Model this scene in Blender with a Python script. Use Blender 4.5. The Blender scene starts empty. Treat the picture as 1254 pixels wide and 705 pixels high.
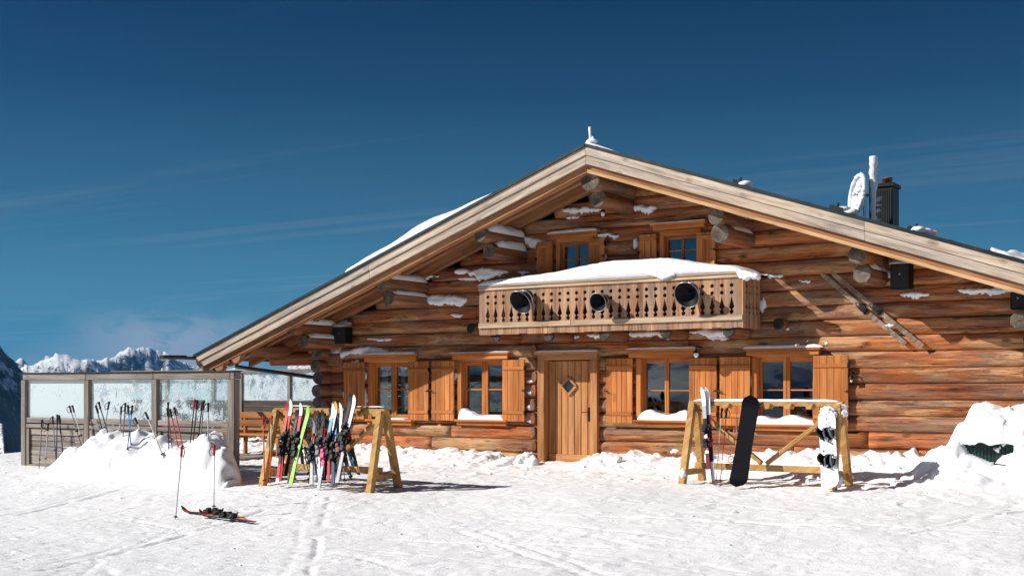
import bpy, math, random
from mathutils import Vector, Matrix, noise as MN
random.seed(7)
R=math.radians
scene=bpy.context.scene
col=scene.collection
# ---------------------------------------------------------------- camera model
F=1488.0; CX=627.0; YH=475.0; W0,H0=1254.0,705.0
CTH,STH=0.837,0.547
n_=math.hypot(CTH,STH); CTH/=n_; STH/=n_
CAM=Vector((11.70,-19.83,1.38))
RIGHT=Vector((CTH,STH,0)); FWD=Vector((-STH,CTH,0))
def ray(px,py):
    return RIGHT*((px-CX)/F)+FWD+Vector((0,0,(YH-py)/F))
def P(px,py,Y=0.0):
    d=ray(px,py); t=(Y-CAM.y)/d.y
    return CAM+d*t
def PX(px,Y=0.0): return P(px,YH,Y).x
def sstep(a,b,x):
    t=max(0,min(1,(x-a)/(b-a))); return t*t*(3-2*t)
def lerp(a,b,t): return a+(b-a)*t
GA=[(-200,-3.5),(-60,-1.2),(-25,-.6),(-12,-.52),(-8.5,-.41),(-6.5,-.25),(-5,-.17),(-2,-.09),(0,0),(30,.0),(60,-.6),(200,-8)]
def gbase(y):
    for (a,za),(b,zb) in zip(GA,GA[1:]):
        if y<=b:
            t=max(0,(y-a)/(b-a)); return za+(zb-za)*t
    return GA[-1][1]
def G(px,py):
    d=ray(px,py); z=-.3
    for i in range(12):
        t=(z-CAM.z)/d.z; p=CAM+d*t; z=gbase(p.y)
    return Vector((p.x,p.y,z))
# ---------------------------------------------------------------- tagging
def tag(o,label=None,cat=None,group=None,kind=None):
    if label: o['label']=label
    if cat: o['category']=cat
    if group: o['group']=group
    if kind: o['kind']=kind
    return o
def thing(name,label,cat,loc=(0,0,0),group=None):
    o=bpy.data.objects.new(name,None); col.objects.link(o); o.location=loc
    o.empty_display_size=.2
    return tag(o,label,cat,group)
# ---------------------------------------------------------------- mesh builder
class MB:
    def __init__(s): s.v=[];s.f=[];s.pid=[];s.cur=0.5;s.m=[];s.mi=0
    def new(s): s.cur=random.random(); return s
    def add(s,vs,fs):
        b=len(s.v); s.v+= [tuple(v) for v in vs]
        for f in fs: s.f.append([i+b for i in f]); s.pid.append(s.cur); s.m.append(s.mi)
        return s
    def box(s,c,size,M=None):
        x,y,z=[k/2 for k in size]
        vs=[Vector((a*x,b*y,d*z)) for a in(-1,1) for b in(-1,1) for d in(-1,1)]
        if M is not None: vs=[M@v for v in vs]
        c=Vector(c); vs=[v+c for v in vs]
        return s.add(vs,[(0,1,3,2),(4,6,7,5),(0,4,5,1),(2,3,7,6),(0,2,6,4),(1,5,7,3)])
    def b2(s,x0,x1,y0,y1,z0,z1):
        return s.box(((x0+x1)/2,(y0+y1)/2,(z0+z1)/2),(abs(x1-x0),abs(y1-y0),abs(z1-z0)))
    def bar(s,p,q,w,h,up=(0,0,1)):
        p=Vector(p);q=Vector(q);d=q-p;L=d.length;d.normalize()
        u=Vector(up); sd=d.cross(u)
        if sd.length<1e-4: sd=d.cross(Vector((0,1,0)))
        sd.normalize(); u=sd.cross(d)
        M=Matrix((d,sd,u)).transposed()
        return s.box((p+q)/2,(L,w,h),M)
    def prismY(s,poly,y0,y1):
        n=len(poly)
        vs=[Vector((a,y0,b)) for a,b in poly]+[Vector((a,y1,b)) for a,b in poly]
        fs=[tuple(range(n)),tuple(range(2*n-1,n-1,-1))]
        for i in range(n):
            j=(i+1)%n; fs.append((i,i+n,j+n,j))
        return s.add(vs,fs)
    def tube(s,pts,rad,sides=10,cap=True,flat=None):
        pts=[Vector(p) for p in pts]; n=len(pts)
        if not isinstance(rad,(list,tuple)): rad=[rad]*n
        vs=[];fs=[]
        ref=None
        for i,p in enumerate(pts):
            d=(pts[min(i+1,n-1)]-pts[max(i-1,0)]).normalized()
            if ref is None:
                ref=Vector((0,0,1)) if abs(d.z)<.9 else Vector((1,0,0))
            a=d.cross(ref).normalized(); b=a.cross(d).normalized(); ref=b
            for k in range(sides):
                t=2*math.pi*k/sides
                fx=1 if flat is None else flat
                vs.append(p+a*math.cos(t)*rad[i]*fx+b*math.sin(t)*rad[i])
        for i in range(n-1):
            for k in range(sides):
                l=(k+1)%sides
                fs.append((i*sides+k,i*sides+l,(i+1)*sides+l,(i+1)*sides+k))
        if cap:
            fs.append(tuple(range(sides-1,-1,-1))); fs.append(tuple((n-1)*sides+k for k in range(sides)))
        return s.add(vs,fs)
    def ring(s,c,ax,R_,r,N=24,sides=6,a0=0,a1=2*math.pi):
        ax=Vector(ax).normalized(); u=ax.orthogonal().normalized(); w=ax.cross(u)
        full=abs(a1-a0-2*math.pi)<1e-3
        pts=[Vector(c)+u*math.cos(a0+(a1-a0)*i/N)*R_+w*math.sin(a0+(a1-a0)*i/N)*R_ for i in range(N+1)]
        return s.tube(pts,r,sides,cap=not full)
    def lathe(s,c,ax,prof,N=24):
        ax=Vector(ax).normalized(); u=ax.orthogonal().normalized(); w=ax.cross(u); c=Vector(c)
        vs=[];fs=[]
        for (h,r) in prof:
            for k in range(N):
                t=2*math.pi*k/N
                vs.append(c+ax*h+(u*math.cos(t)+w*math.sin(t))*r)
        for i in range(len(prof)-1):
            for k in range(N):
                l=(k+1)%N
                fs.append((i*N+k,i*N+l,(i+1)*N+l,(i+1)*N+k))
        return s.add(vs,fs)
    def blob(s,c,r,sub=2,amp=.25,freq=3,sc=(1,1,1)):
        import bmesh
        bm=bmesh.new(); bmesh.ops.create_icosphere(bm,subdivisions=sub,radius=1)
        off=Vector((random.random()*99,random.random()*99,0)); c=Vector(c)
        vs=[]
        for v in bm.verts:
            k=1+amp*MN.fractal(v.co*freq*.5+off,.8,2,4)
            vs.append(c+Vector((v.co.x*sc[0],v.co.y*sc[1],v.co.z*sc[2]))*r*k)
        fs=[[v.index for v in f.verts] for f in bm.faces]
        bm.free()
        return s.add(vs,fs)
    def build(s,name,mat,parent=None,bevel=0,smooth=False,angle=None):
        me=bpy.data.meshes.new(name); me.from_pydata(s.v,[],s.f)
        mats=mat if isinstance(mat,(list,tuple)) else [mat]
        for m in mats: me.materials.append(m)
        a=me.attributes.new('pid','FLOAT','FACE'); a.data.foreach_set('value',s.pid)
        if len(mats)>1: me.polygons.foreach_set('material_index',s.m)
        if smooth or angle: me.polygons.foreach_set('use_smooth',[True]*len(s.f))
        me.validate(); me.update()
        if angle: me.set_sharp_from_angle(angle=R(angle))
        o=bpy.data.objects.new(name,me); col.objects.link(o)
        if parent is not None:
            o.parent=parent
            pl=Vector(parent.location); q=parent.parent
            while q is not None: pl+=Vector(q.location); q=q.parent
            if pl.length>0:
                me.transform(Matrix.Translation(-pl))
        if bevel:
            b=o.modifiers.new('bevel','BEVEL'); b.width=bevel; b.segments=1; b.limit_method='ANGLE'; b.angle_limit=R(50)
        return o
# ---------------------------------------------------------------- materials
class NT:
    def __init__(s,name,world=False):
        if world: s.m=bpy.data.worlds.new(name); scene.world=s.m
        else: s.m=bpy.data.materials.new(name)
        s.m.use_nodes=True; s.t=s.m.node_tree; s.t.nodes.clear()
    def n(s,typ,**kw):
        nd=s.t.nodes.new(typ)
        for k,v in kw.items():
            if k=='inp':
                for a,b in v.items():
                    if isinstance(b,bpy.types.NodeSocket): s.t.links.new(b,nd.inputs[a])
                    else: nd.inputs[a].default_value=b
            else: setattr(nd,k,v)
        return nd
    def math(s,op,a,b=0.0,c=0.0,clamp=False):
        nd=s.n('ShaderNodeMath',operation=op,use_clamp=clamp)
        for i,x in enumerate((a,b,c)):
            if isinstance(x,bpy.types.NodeSocket): s.t.links.new(x,nd.inputs[i])
            else: nd.inputs[i].default_value=x
        return nd.outputs[0]
    def mix(s,f,a,b,bt='MIX'):
        nd=s.n('ShaderNodeMix',data_type='RGBA',blend_type=bt)
        for k,x in ((0,f),(6,a),(7,b)):
            if isinstance(x,bpy.types.NodeSocket): s.t.links.new(x,nd.inputs[k])
            else: nd.inputs[k].default_value=x if k==0 else (tuple(x)+(1,) if len(x)==3 else x)
        return nd.outputs[2]
    def ramp(s,f,stops,interp='LINEAR'):
        nd=s.n('ShaderNodeValToRGB'); cr=nd.color_ramp; cr.interpolation=interp
        while len(cr.elements)<len(stops): cr.elements.new(.5)
        for e,(p,c) in zip(cr.elements,stops):
            e.position=p; e.color=(c,c,c,1) if isinstance(c,(int,float)) else tuple(c)+(1,)
        s.t.links.new(f,nd.inputs[0]); return nd.outputs[0]
    def noise(s,vec,scale,detail=4,rough=.55,dist=0.0):
        nd=s.n('ShaderNodeTexNoise',inp={'Scale':scale,'Detail':detail,'Roughness':rough,'Distortion':dist})
        if vec is not None: s.t.links.new(vec,nd.inputs['Vector'])
        return nd.outputs[0]
    def mapping(s,vec,sc=(1,1,1),rot=(0,0,0),loc=None):
        nd=s.n('ShaderNodeMapping',inp={'Vector':vec,'Scale':sc,'Rotation':rot})
        if loc is not None: s.t.links.new(loc,nd.inputs['Location'])
        return nd.outputs[0]
    def out(s,sh,vol=None,disp=None):
        o=s.n('ShaderNodeOutputWorld' if isinstance(s.m,bpy.types.World) else 'ShaderNodeOutputMaterial')
        if sh is not None: s.t.links.new(sh,o.inputs['Surface'])
        if vol is not None: s.t.links.new(vol,o.inputs['Volume'])
        return s.m
def coords(t): return t.n('ShaderNodeTexCoord').outputs['Object']
def simple(name,c,rough=.5,metal=0,bump=.15,bs=60,var=.25,spec=.5,coat=0):
    t=NT(name); v=coords(t)
    nz=t.noise(v,bs*.25,3)
    c2=tuple(x*(1-var) for x in c); c3=tuple(min(1,x*(1+var)) for x in c)
    cc=t.ramp(nz,[(.3,c2),(.7,c3)])
    b=t.n('ShaderNodeBump',inp={'Strength':bump,'Distance':.01,'Height':t.noise(v,bs,3)})
    p=t.n('ShaderNodeBsdfPrincipled',inp={'Base Color':cc,'Roughness':rough,'Metallic':metal,'Normal':b.outputs[0],'Specular IOR Level':spec,'Coat Weight':coat})
    return t.out(p.outputs[0])
def wood(name,dark,mid,light,axis='X',grain=1.0,grey=None,greyamt=.0,rough=.75,knots=.5,var=.35,bump=.5,rot=(0,0,0),crack=0.5,gx=1.0,tan=None):
    t=NT(name); v=coords(t)
    pid=t.n('ShaderNodeAttribute',attribute_name='pid').outputs['Fac']
    off=t.n('ShaderNodeCombineXYZ',inp={'X':t.math('MULTIPLY',pid,37.0),'Y':t.math('MULTIPLY',pid,91.0),'Z':t.math('MULTIPLY',pid,53.0)}).outputs[0]
    vr=t.mapping(v,(1,1,1),rot)
    sc={'X':(.9*gx,14,14),'Y':(14,.9*gx,14),'Z':(14,14,.9*gx)}[axis]
    sc2={'X':(.35,2.2,2.2),'Y':(2.2,.35,2.2),'Z':(2.2,2.2,.35)}[axis]
    sc3={'X':(2.2,60,60),'Y':(60,2.2,60),'Z':(60,60,2.2)}[axis]
    vk=t.mapping(vr,tuple(1.7 if k<1 else 3.6 for k in sc2),loc=off)
    # knots distort the grain
    vo=t.n('ShaderNodeTexVoronoi',feature='F1',inp={'Vector':vk,'Scale':1.0,'Randomness':1.0})
    kd=t.ramp(vo.outputs['Distance'],[(0.0,1.0),(.05,.95),(.075,.30),(.10,.6),(.16,.0)])
    kd=t.math('MULTIPLY',kd,knots)
    vm=t.mapping(vr,sc,loc=off)
    ad=t.n('ShaderNodeVectorMath',operation='ADD',inp={0:vm})
    sk=t.n('ShaderNodeVectorMath',operation='SCALE',inp={0:vo.outputs['Position'],'Scale':t.math('MULTIPLY',kd,.35)})
    t.t.links.new(sk.outputs[0],ad.inputs[1])
    g1=t.noise(ad.outputs[0],1.0*grain,7,.62,.35)
    g2=t.noise(t.mapping(vr,sc2,loc=off),1.6,4,.6,.4)
    g3=t.noise(t.mapping(vr,sc3,loc=off),1.0,4,.6)
    h=t.math('ADD',t.math('MULTIPLY',g1,.62),t.math('MULTIPLY',g2,.38))
    c=t.ramp(h,[(.36,dark),(.5,mid),(.66,light)])
    br=t.math('ADD',1-var*.5,t.math('MULTIPLY',pid,var))
    c=t.mix(1.0,c,t.n('ShaderNodeCombineColor',inp={0:br,1:br,2:br}).outputs[0],'MULTIPLY')
    if grey:
        wn=t.noise(t.mapping(vr,tuple(k*1.3 for k in sc2),loc=off),1.2,6,.68,.6)
        wf=t.math('MULTIPLY',t.ramp(wn,[(.42,0.0),(.62,1.0)]),greyamt)
        gg=t.ramp(g1,[(.35,tuple(k*.45 for k in grey)),(.65,grey)])
        c=t.mix(wf,c,gg)
    if tan:
        tn=t.noise(t.mapping(vr,tuple(k*.9 for k in sc2),loc=off),1.5,6,.7,.9)
        tf=t.math('MULTIPLY',t.ramp(t.math('ADD',tn,t.math('MULTIPLY',t.math('SUBTRACT',t.math('FRACT',t.math('MULTIPLY',pid,7.3)),.5),.10)),[(.51,0.0),(.60,1.0)]),.72)
        c=t.mix(tf,c,t.ramp(g1,[(.34,tuple(k*.45 for k in tan)),(.6,tan)]))
        cn=t.noise(t.mapping(vr,(3.5,22,22),loc=off),1.0,5,.75,.6)
        c=t.mix(t.math('MULTIPLY',t.ramp(cn,[(.60,0.0),(.68,1.0)]),.8),c,tuple(k*.7 for k in dark))
        c=t.mix(t.math('MULTIPLY',t.ramp(cn,[(.30,1.0),(.37,0.0)]),.6),c,tuple(min(1,k*1.1) for k in tan))
    c=t.mix(t.math('MULTIPLY',kd,.85),c,tuple(k*.6 for k in dark))
    # fine cracks
    ck=t.ramp(g3,[(.30,1.0),(.40,0.0)])
    c=t.mix(t.math('MULTIPLY',ck,crack),c,tuple(k*.4 for k in dark))
    hh=t.math('SUBTRACT',t.math('ADD',h,t.math('MULTIPLY',g3,.5)),t.math('MULTIPLY',ck,.4))
    b=t.n('ShaderNodeBump',inp={'Strength':bump,'Distance':.015,'Height':hh})
    p=t.n('ShaderNodeBsdfPrincipled',inp={'Base Color':c,'Roughness':rough,'Normal':b.outputs[0],'Specular IOR Level':.25})
    return t.out(p.outputs[0])
def snowmat(name,c=(.86,.87,.89),b1=.5,fine=90,mid=9,far=False):
    t=NT(name); v=coords(t)
    n1=t.noise(v,mid,6,.6); n2=t.noise(v,fine,4,.65)
    v3=t.noise(v,mid*3.3,5,.7)
    h=t.math('ADD',t.math('ADD',t.math('MULTIPLY',n1,.35),t.math('MULTIPLY',v3,.45)),t.math('MULTIPLY',n2,.22))
    b=t.n('ShaderNodeBump',inp={'Strength':b1,'Distance':.045,'Height':h})
    cc=t.ramp(t.noise(v,2.5,5),[(.3,tuple(k*.95 for k in c)),(.7,c)])
    p=t.n('ShaderNodeBsdfPrincipled',inp={'Base Color':cc,'Roughness':.62,'Normal':b.outputs[0],'Specular IOR Level':.3,'Subsurface Weight':.0})
    return t.out(p.outputs[0])
M={}
M['log']=wood('log_wood',(.065,.018,.007),(.36,.098,.026),(.58,.225,.07),'X',1.0,grey=(.31,.21,.145),greyamt=.85,knots=1.0,var=.6,bump=1.0,crack=.95,tan=(.66,.375,.17))
M['logY']=wood('log_wood_crossing',(.085,.026,.01),(.24,.078,.026),(.38,.16,.065),'Y',1.0,grey=(.25,.175,.125),greyamt=.6,knots=.5,var=.4,bump=.8)
M['darkend']=wood('dark_end_grain',(.02,.016,.012),(.055,.042,.032),(.12,.095,.07),'Y',.5,knots=0,var=.4,bump=.8,crack=.5,gx=8)
M['logend']=wood('log_end_grain',(.035,.028,.022),(.12,.095,.072),(.27,.215,.155),'Y',.5,knots=0,var=.4,bump=.8,crack=.5,gx=8)
M['shutter']=wood('shutter_wood',(.28,.08,.017),(.46,.155,.036),(.60,.25,.072),'Z',1.0,knots=.4,var=.35,bump=.25,rough=.6,crack=.15)
M['shutterX']=wood('batten_wood',(.28,.08,.017),(.46,.155,.036),(.60,.25,.072),'X',1.0,knots=.4,var=.3,bump=.25,rough=.6,crack=.15)
M['door']=wood('door_wood',(.26,.10,.032),(.42,.185,.065),(.55,.28,.115),'Z',1.0,knots=.3,var=.3,bump=.35,rough=.65,crack=.35)
M['barge']=wood('barge_board_wood',(.30,.22,.155),(.56,.45,.34),(.70,.60,.49),'X',1.0,grey=(.40,.36,.33),greyamt=.7,knots=.8,var=.15,bump=.5,crack=.5)
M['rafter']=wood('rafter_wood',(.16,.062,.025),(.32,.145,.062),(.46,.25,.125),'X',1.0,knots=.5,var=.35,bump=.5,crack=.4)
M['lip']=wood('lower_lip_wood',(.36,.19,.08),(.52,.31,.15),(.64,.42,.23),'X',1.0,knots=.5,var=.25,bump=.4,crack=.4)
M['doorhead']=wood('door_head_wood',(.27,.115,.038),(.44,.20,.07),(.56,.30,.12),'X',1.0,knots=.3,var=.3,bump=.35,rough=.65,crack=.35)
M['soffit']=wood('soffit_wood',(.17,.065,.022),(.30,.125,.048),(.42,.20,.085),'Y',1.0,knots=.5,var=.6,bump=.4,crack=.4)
M['balc']=wood('balcony_wood',(.17,.07,.03),(.38,.19,.095),(.56,.35,.20),'Z',1.0,grey=(.36,.29,.24),greyamt=.55,knots=.2,var=.4,bump=.5,crack=.5)
M['balcX']=wood('balcony_rail_wood',(.28,.17,.09),(.50,.35,.22),(.62,.48,.33),'X',1.0,grey=(.40,.34,.28),greyamt=.4,knots=.3,var=.3,bump=.5,crack=.5)
M['rack']=wood('rack_timber',(.30,.145,.042),(.47,.265,.085),(.58,.37,.145),'X',1.2,knots=.5,var=.35,bump=.35,crack=.35,rot=(0,.7,0))
M['fence']=wood('fence_wood',(.13,.095,.07),(.27,.215,.17),(.42,.36,.30),'X',1.0,grey=(.30,.28,.26),greyamt=.7,knots=.4,var=.5,bump=.6,crack=.6)
M['fenceZ']=wood('fence_post_wood',(.10,.07,.05),(.21,.165,.13),(.33,.28,.235),'Z',1.0,grey=(.28,.255,.235),greyamt=.7,knots=.3,var=.4,bump=.6,crack=.6)
M['oldski']=wood('old_ski_wood',(.10,.065,.04),(.22,.155,.105),(.36,.28,.21),'X',1.4,knots=.1,var=.3,bump=.4,crack=.4,rot=(0,.75,0))
M['bench']=wood('bench_wood',(.24,.085,.02),(.38,.15,.04),(.48,.22,.07),'X',1.0,knots=.3,var=.35,bump=.3)
M['metal']=simple('dark_roof_metal',(.022,.034,.036),.45,.6,.1,20,.3)
M['black']=simple('black_plastic',(.006,.007,.008),.6,0,.1,80,.3,.15)
M['blackp']=simple('black_powder_coat',(.018,.02,.022),.5,.2,.15,60,.3)
M['iron']=simple('iron',(.03,.028,.026),.5,.8,.2,80,.3)
M['chim']=simple('chimney_sheet',(.012,.014,.016),.5,.4,.2,15,.4)
M['clay']=simple('clay_pot',(.20,.07,.035),.8,0,.3,40,.4)
M['green']=simple('dark_green_plastic',(.004,.030,.019),.4,0,.15,20,.3)
M['alu']=simple('aluminium',(.42,.42,.43),.35,.9,.05,100,.15)
M['snow']=snowmat('snow_cap',b1=.35,fine=60,mid=7)
M['snowg']=snowmat('snow_ground',c=(.92,.922,.93),b1=.6,fine=75,mid=11)
M['rime']=snowmat('rime_ice',c=(.80,.86,.90),b1=.6,fine=90,mid=30)
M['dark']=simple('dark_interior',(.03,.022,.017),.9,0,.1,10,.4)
M['curtain']=simple('curtain_cloth',(.55,.5,.46),.9,0,.2,20,.2)
M['bulb']=simple('opal_glass',(.8,.78,.72),.2,0,.02,20,.05)
def glassmat(name,k=.045,tint=(.9,.95,.95)):
    t=NT(name)
    fr=t.n('ShaderNodeFresnel',inp={'IOR':1.52}).outputs[0]
    f=t.math('ADD',t.math('MULTIPLY',fr,1.15),k,clamp=True)
    g=t.n('ShaderNodeBsdfGlossy',inp={'Roughness':.015,'Color':(1,1,1,1)})
    v=coords(t)
    b=t.n('ShaderNodeBump',inp={'Strength':.05,'Distance':.02,'Height':t.noise(v,2.2,2)})
    t.t.links.new(b.outputs[0],g.inputs['Normal'])
    tr=t.n('ShaderNodeBsdfTransparent',inp={'Color':tuple(tint)+(1,)})
    mx=t.n('ShaderNodeMixShader',inp={0:f,1:tr.outputs[0],2:g.outputs[0]})
    return t.out(mx.outputs[0])
def frostmat(name,cover,c=(.80,.88,.90)):
    t=NT(name); v=coords(t)
    n1=t.noise(v,3.2,4,.6,.4); n2=t.noise(v,30,4,.7,.5)
    # dense frost fades towards the bare glass cover(x) along X
    sx=t.n('ShaderNodeSeparateXYZ',inp={0:v}).outputs
    grad=t.math('MULTIPLY_ADD',sx[0],cover[0],cover[1])
    low=t.math('MULTIPLY_ADD',sx[2],-.30,.30)
    h=t.math('ADD',t.math('ADD',t.math('MULTIPLY',n1,.75),t.math('MULTIPLY',n2,.55)),t.math('ADD',grad,t.math('MULTIPLY',low,.35)))
    m=t.ramp(h,[(.60,0.10),(.70,.95)])
    fr=t.n('ShaderNodeBsdfDiffuse',inp={'Color':c+(1,)})
    tl=t.n('ShaderNodeBsdfTranslucent',inp={'Color':c+(1,)})
    a=t.n('ShaderNodeMixShader',inp={0:.45,1:fr.outputs[0],2:tl.outputs[0]})
    tr=t.n('ShaderNodeBsdfTransparent',inp={'Color':(.86,.94,.95,1)})
    gl=t.n('ShaderNodeBsdfGlossy',inp={'Roughness':.05})
    cl=t.n('ShaderNodeMixShader',inp={0:.07,1:tr.outputs[0],2:gl.outputs[0]})
    mx=t.n('ShaderNodeMixShader',inp={0:m,1:cl.outputs[0],2:a.outputs[0]})
    return t.out(mx.outputs[0])
M['glass']=glassmat('window_glass')
M['frost']=frostmat('frosted_glass',(-.052,.24))
M['frost2']=frostmat('frosted_glass_thin',(0.0,.06))
def terrainmat():
    t=NT('mountain_terrain'); geo=t.n('ShaderNodeNewGeometry'); v=coords(t)
    nz=t.n('ShaderNodeSeparateXYZ',inp={0:geo.outputs['Normal']}).outputs[2]
    n=t.noise(v,.004,8,.7); n2=t.noise(v,.02,6,.7)
    s=t.math('ADD',nz,t.math('MULTIPLY',t.math('ADD',t.math('SUBTRACT',n,.5),t.math('MULTIPLY',t.math('SUBTRACT',n2,.5),1.4)),.8))
    sn=t.ramp(s,[(.66,0.0),(.80,1.0)])
    rock=t.ramp(n2,[(.3,(.05,.065,.085)),(.7,(.14,.16,.19))])
    z=t.n('ShaderNodeSeparateXYZ',inp={0:v}).outputs[2]
    # forest below the tree line, blue-grey lightened to paint in distance haze
    wood_=t.ramp(t.math('ADD',t.math('MULTIPLY',z,-.0030),t.math('MULTIPLY',n,.9)),[(.62,0.0),(.80,1.0)])
    r=t.mix(sn,rock,(.82,.84,.88))
    r=t.mix(t.math('MULTIPLY',wood_,.75),r,(.16,.205,.24))
    # close to the hut it is all snow
    d=t.n('ShaderNodeVectorMath',operation='LENGTH',inp={0:v}).outputs['Value']
    nr=t.n('ShaderNodeMapRange',inp={0:d,1:220.0,2:700.0,3:1.0,4:0.0}).outputs[0]
    r=t.mix(nr,r,(.84,.86,.89))
    b=t.n('ShaderNodeBump',inp={'Strength':.6,'Distance':25.0,'Height':n2})
    p=t.n('ShaderNodeBsdfPrincipled',inp={'Base Color':r,'Roughness':.8,'Specular IOR Level':.1,'Normal':b.outputs[0]})
    return t.out(p.outputs[0])
M['terrain']=terrainmat()
# ---------------------------------------------------------------- light, sky, camera
SUN_E=R(32.0); SH=Vector((math.cos(R(39)),math.sin(R(39))))     # horizontal travel of the light
def setup():
    cd=bpy.data.cameras.new('camera'); cam=bpy.data.objects.new('camera',cd); col.objects.link(cam)
    cam.location=CAM
    cam.rotation_euler=(R(90),0,math.atan2(STH,CTH))
    cd.sensor_width=36; cd.lens=36*F/W0
    cd.shift_x=0.0; cd.shift_y=(YH-H0/2)/W0
    cd.clip_start=.1; cd.clip_end=90000
    scene.camera=cam
    sd=bpy.data.lights.new('sun','SUN'); so=bpy.data.objects.new('sun',sd); col.objects.link(so)
    sd.energy=SUNP; sd.angle=R(.55); sd.color=(1.0,.965,.92)
    L=Vector((SH.x*math.cos(SUN_E),SH.y*math.cos(SUN_E),-math.sin(SUN_E)))
    so.rotation_euler=L.to_track_quat('-Z','Y').to_euler()
    w=NT('World',world=True)
    sky=w.n('ShaderNodeTexSky',sky_type='NISHITA',sun_disc=False,sun_elevation=SUN_E,altitude=2600,air_density=.8,dust_density=.1,ozone_density=3.0)
    sky.sun_rotation=math.atan2(-SH.x,-SH.y)
    tc=w.n('ShaderNodeTexCoord').outputs['Generated']
    xyz=w.n('ShaderNodeSeparateXYZ',inp={0:tc}).outputs
    # thin cirrus and low cloud, laid out by direction of the real sky
    zz=w.math('MAXIMUM',xyz[2],.03)
    pr=w.n('ShaderNodeCombineXYZ',inp={0:w.math('DIVIDE',xyz[0],zz),1:w.math('DIVIDE',xyz[1],zz),2:0.0}).outputs[0]
    ci=w.noise(w.mapping(pr,(.10,.62,1),(0,0,R(28))),1.0,7,.62,.9)
    cim=w.ramp(ci,[(.50,0.0),(.78,.32)])
    lowband=w.ramp(xyz[2],[(.015,1.0),(.12,.75),(.28,.12)])
    lo=w.noise(w.mapping(tc,(5.5,5.5,16)),1.0,7,.62,.3)
    lom=w.math('MULTIPLY',w.ramp(lo,[(.46,0.0),(.72,.85)]),w.ramp(xyz[2],[(.0,1.0),(.035,.45),(.075,0.0)]))
    cd_=(P(212,428)-CAM).normalized()
    dp=w.n('ShaderNodeVectorMath',operation='DOT_PRODUCT',inp={0:tc,1:tuple(cd_)}).outputs['Value']
    nz2=w.noise(w.mapping(tc,(30,30,60)),1.0,6,.62,.5)
    cl2=w.math('MULTIPLY',w.ramp(dp,[(.99900,0.0),(.99985,1.0)]),w.ramp(w.math('ADD',nz2,w.math('MULTIPLY',xyz[2],-4.0)),[(.12,0.0),(.34,.9)]))
    cl2=w.math('MULTIPLY',cl2,w.ramp(xyz[2],[(.042,1.0),(.066,0.0)]))
    tall=w.math('MAXIMUM',w.math('MAXIMUM',w.math('MULTIPLY',cim,lowband),lom),cl2)
    sk=w.n('ShaderNodeHueSaturation',inp={'Saturation':SAT,'Value':1.0,'Hue':HUE,'Color':sky.outputs[0]}).outputs[0]
    sk=w.n('ShaderNodeGamma',inp={0:sk,1:1.3}).outputs[0]
    sk=w.mix(1.0,sk,(.003,.165,.25),'MULTIPLY')
    sk=w.mix(w.ramp(xyz[2],[(0.0,.97),(.06,.74),(.13,.38),(.23,.13),(.36,0.0)]),sk,(1.75,4.9,6.6))
    c=w.mix(tall,sk,CLOUD)
    bg=w.n('ShaderNodeBackground',inp={'Color':c,'Strength':SKYS})
    w.out(bg.outputs[0])
    scene.view_settings.view_transform='Standard'; scene.view_settings.look='None'
    scene.view_settings.exposure=EXPO; scene.view_settings.gamma=1
    scene.render.engine='CYCLES'
    scene.cycles.max_bounces=8; scene.cycles.transparent_max_bounces=12
    scene.cycles.volume_bounces=0
SUNP=5.0; SKYS=.055; EXPO=0.37; SAT=1.15; HUE=.5; CLOUD=(6.5,7.2,8.2)
setup()
# ---------------------------------------------------------------- ground
NEAR=(-14.2,13.0,-14.5,2.2)
def seg_d(x,y,a,b):
    dx,dy=b[0]-a[0],b[1]-a[1]; t=((x-a[0])*dx+(y-a[1])*dy)/(dx*dx+dy*dy); t=max(0,min(1,t))
    return math.hypot(x-a[0]-dx*t,y-a[1]-dy*t)
TRK=[]
def gnd(px,py): p=G(px,py); return (p.x,p.y)
for a,b in [((0,628),(130,600)),((0,655),(210,610)),((20,700),(300,625)),((60,705),(230,640)),((345,705),(380,610)),
            ((560,650),(720,705)),((900,655),(1254,640)),((760,690),(1180,660)),((640,630),(1000,645)),((1080,655),(1254,620)),((200,690),(700,668)),((420,705),(800,640))]:
    a,b=gnd(*a),gnd(*b); TRK.append((a,b,random.uniform(.004,.009)))
    if random.random()<.3: TRK.append(((a[0]+.22,a[1]+.12),(b[0]+.22,b[1]+.12),random.uniform(.008,.016)))
def tri(t): return abs((t%1)-.5)*2
def ground_h(x,y,fine=True):
    z=gbase(y)
    if fine:
        p=Vector((x,y,0))
        z+=.05*MN.noise(p*.35)+.018*MN.noise(p*1.3+Vector((5,3,0)))
        # trampled lumps, stronger near the hut and the racks
        m=.25+.75*sstep(-5.5,-1.2,y) if x>-7 else .35
        q=MN.noise(p*4.5+Vector((9,2,1))); q2=MN.noise(p*9+Vector((1,7,4)))
        z+=(.005+.026*m)*q*abs(q)*2+.004*q2
        e=MN.noise(p*17); z+=.007*max(0,e-.2)*3*(.6+.8*m); e=MN.noise(p*24+Vector((4,4,4))); z-=.016*max(0,e-.30)*3
        e2=MN.noise(p*3.1+Vector((33,3,9)))
        if e2>.25: z+=(e2-.25)*.10*MN.noise(p*11)
        # shovelled bank along the wall
        if y>-1.6:
            k=sstep(-1.5,-.35,y); amp=.10+.16*sstep(1.5,5,x)+.05*MN.noise(Vector((x*.7,3,0)))
            if -1.4<x<.75: amp*=.0 if -.8<x<.55 else .35
            lump=.55*abs(MN.noise(p*2.3))+.45*max(0,MN.noise(p*5.5))+.25*abs(MN.noise(p*13))
            z+=k*(amp+ (.20+.25*amp)*lump*(.0 if (-.8<x<.55) else 1))
    return z
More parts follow.
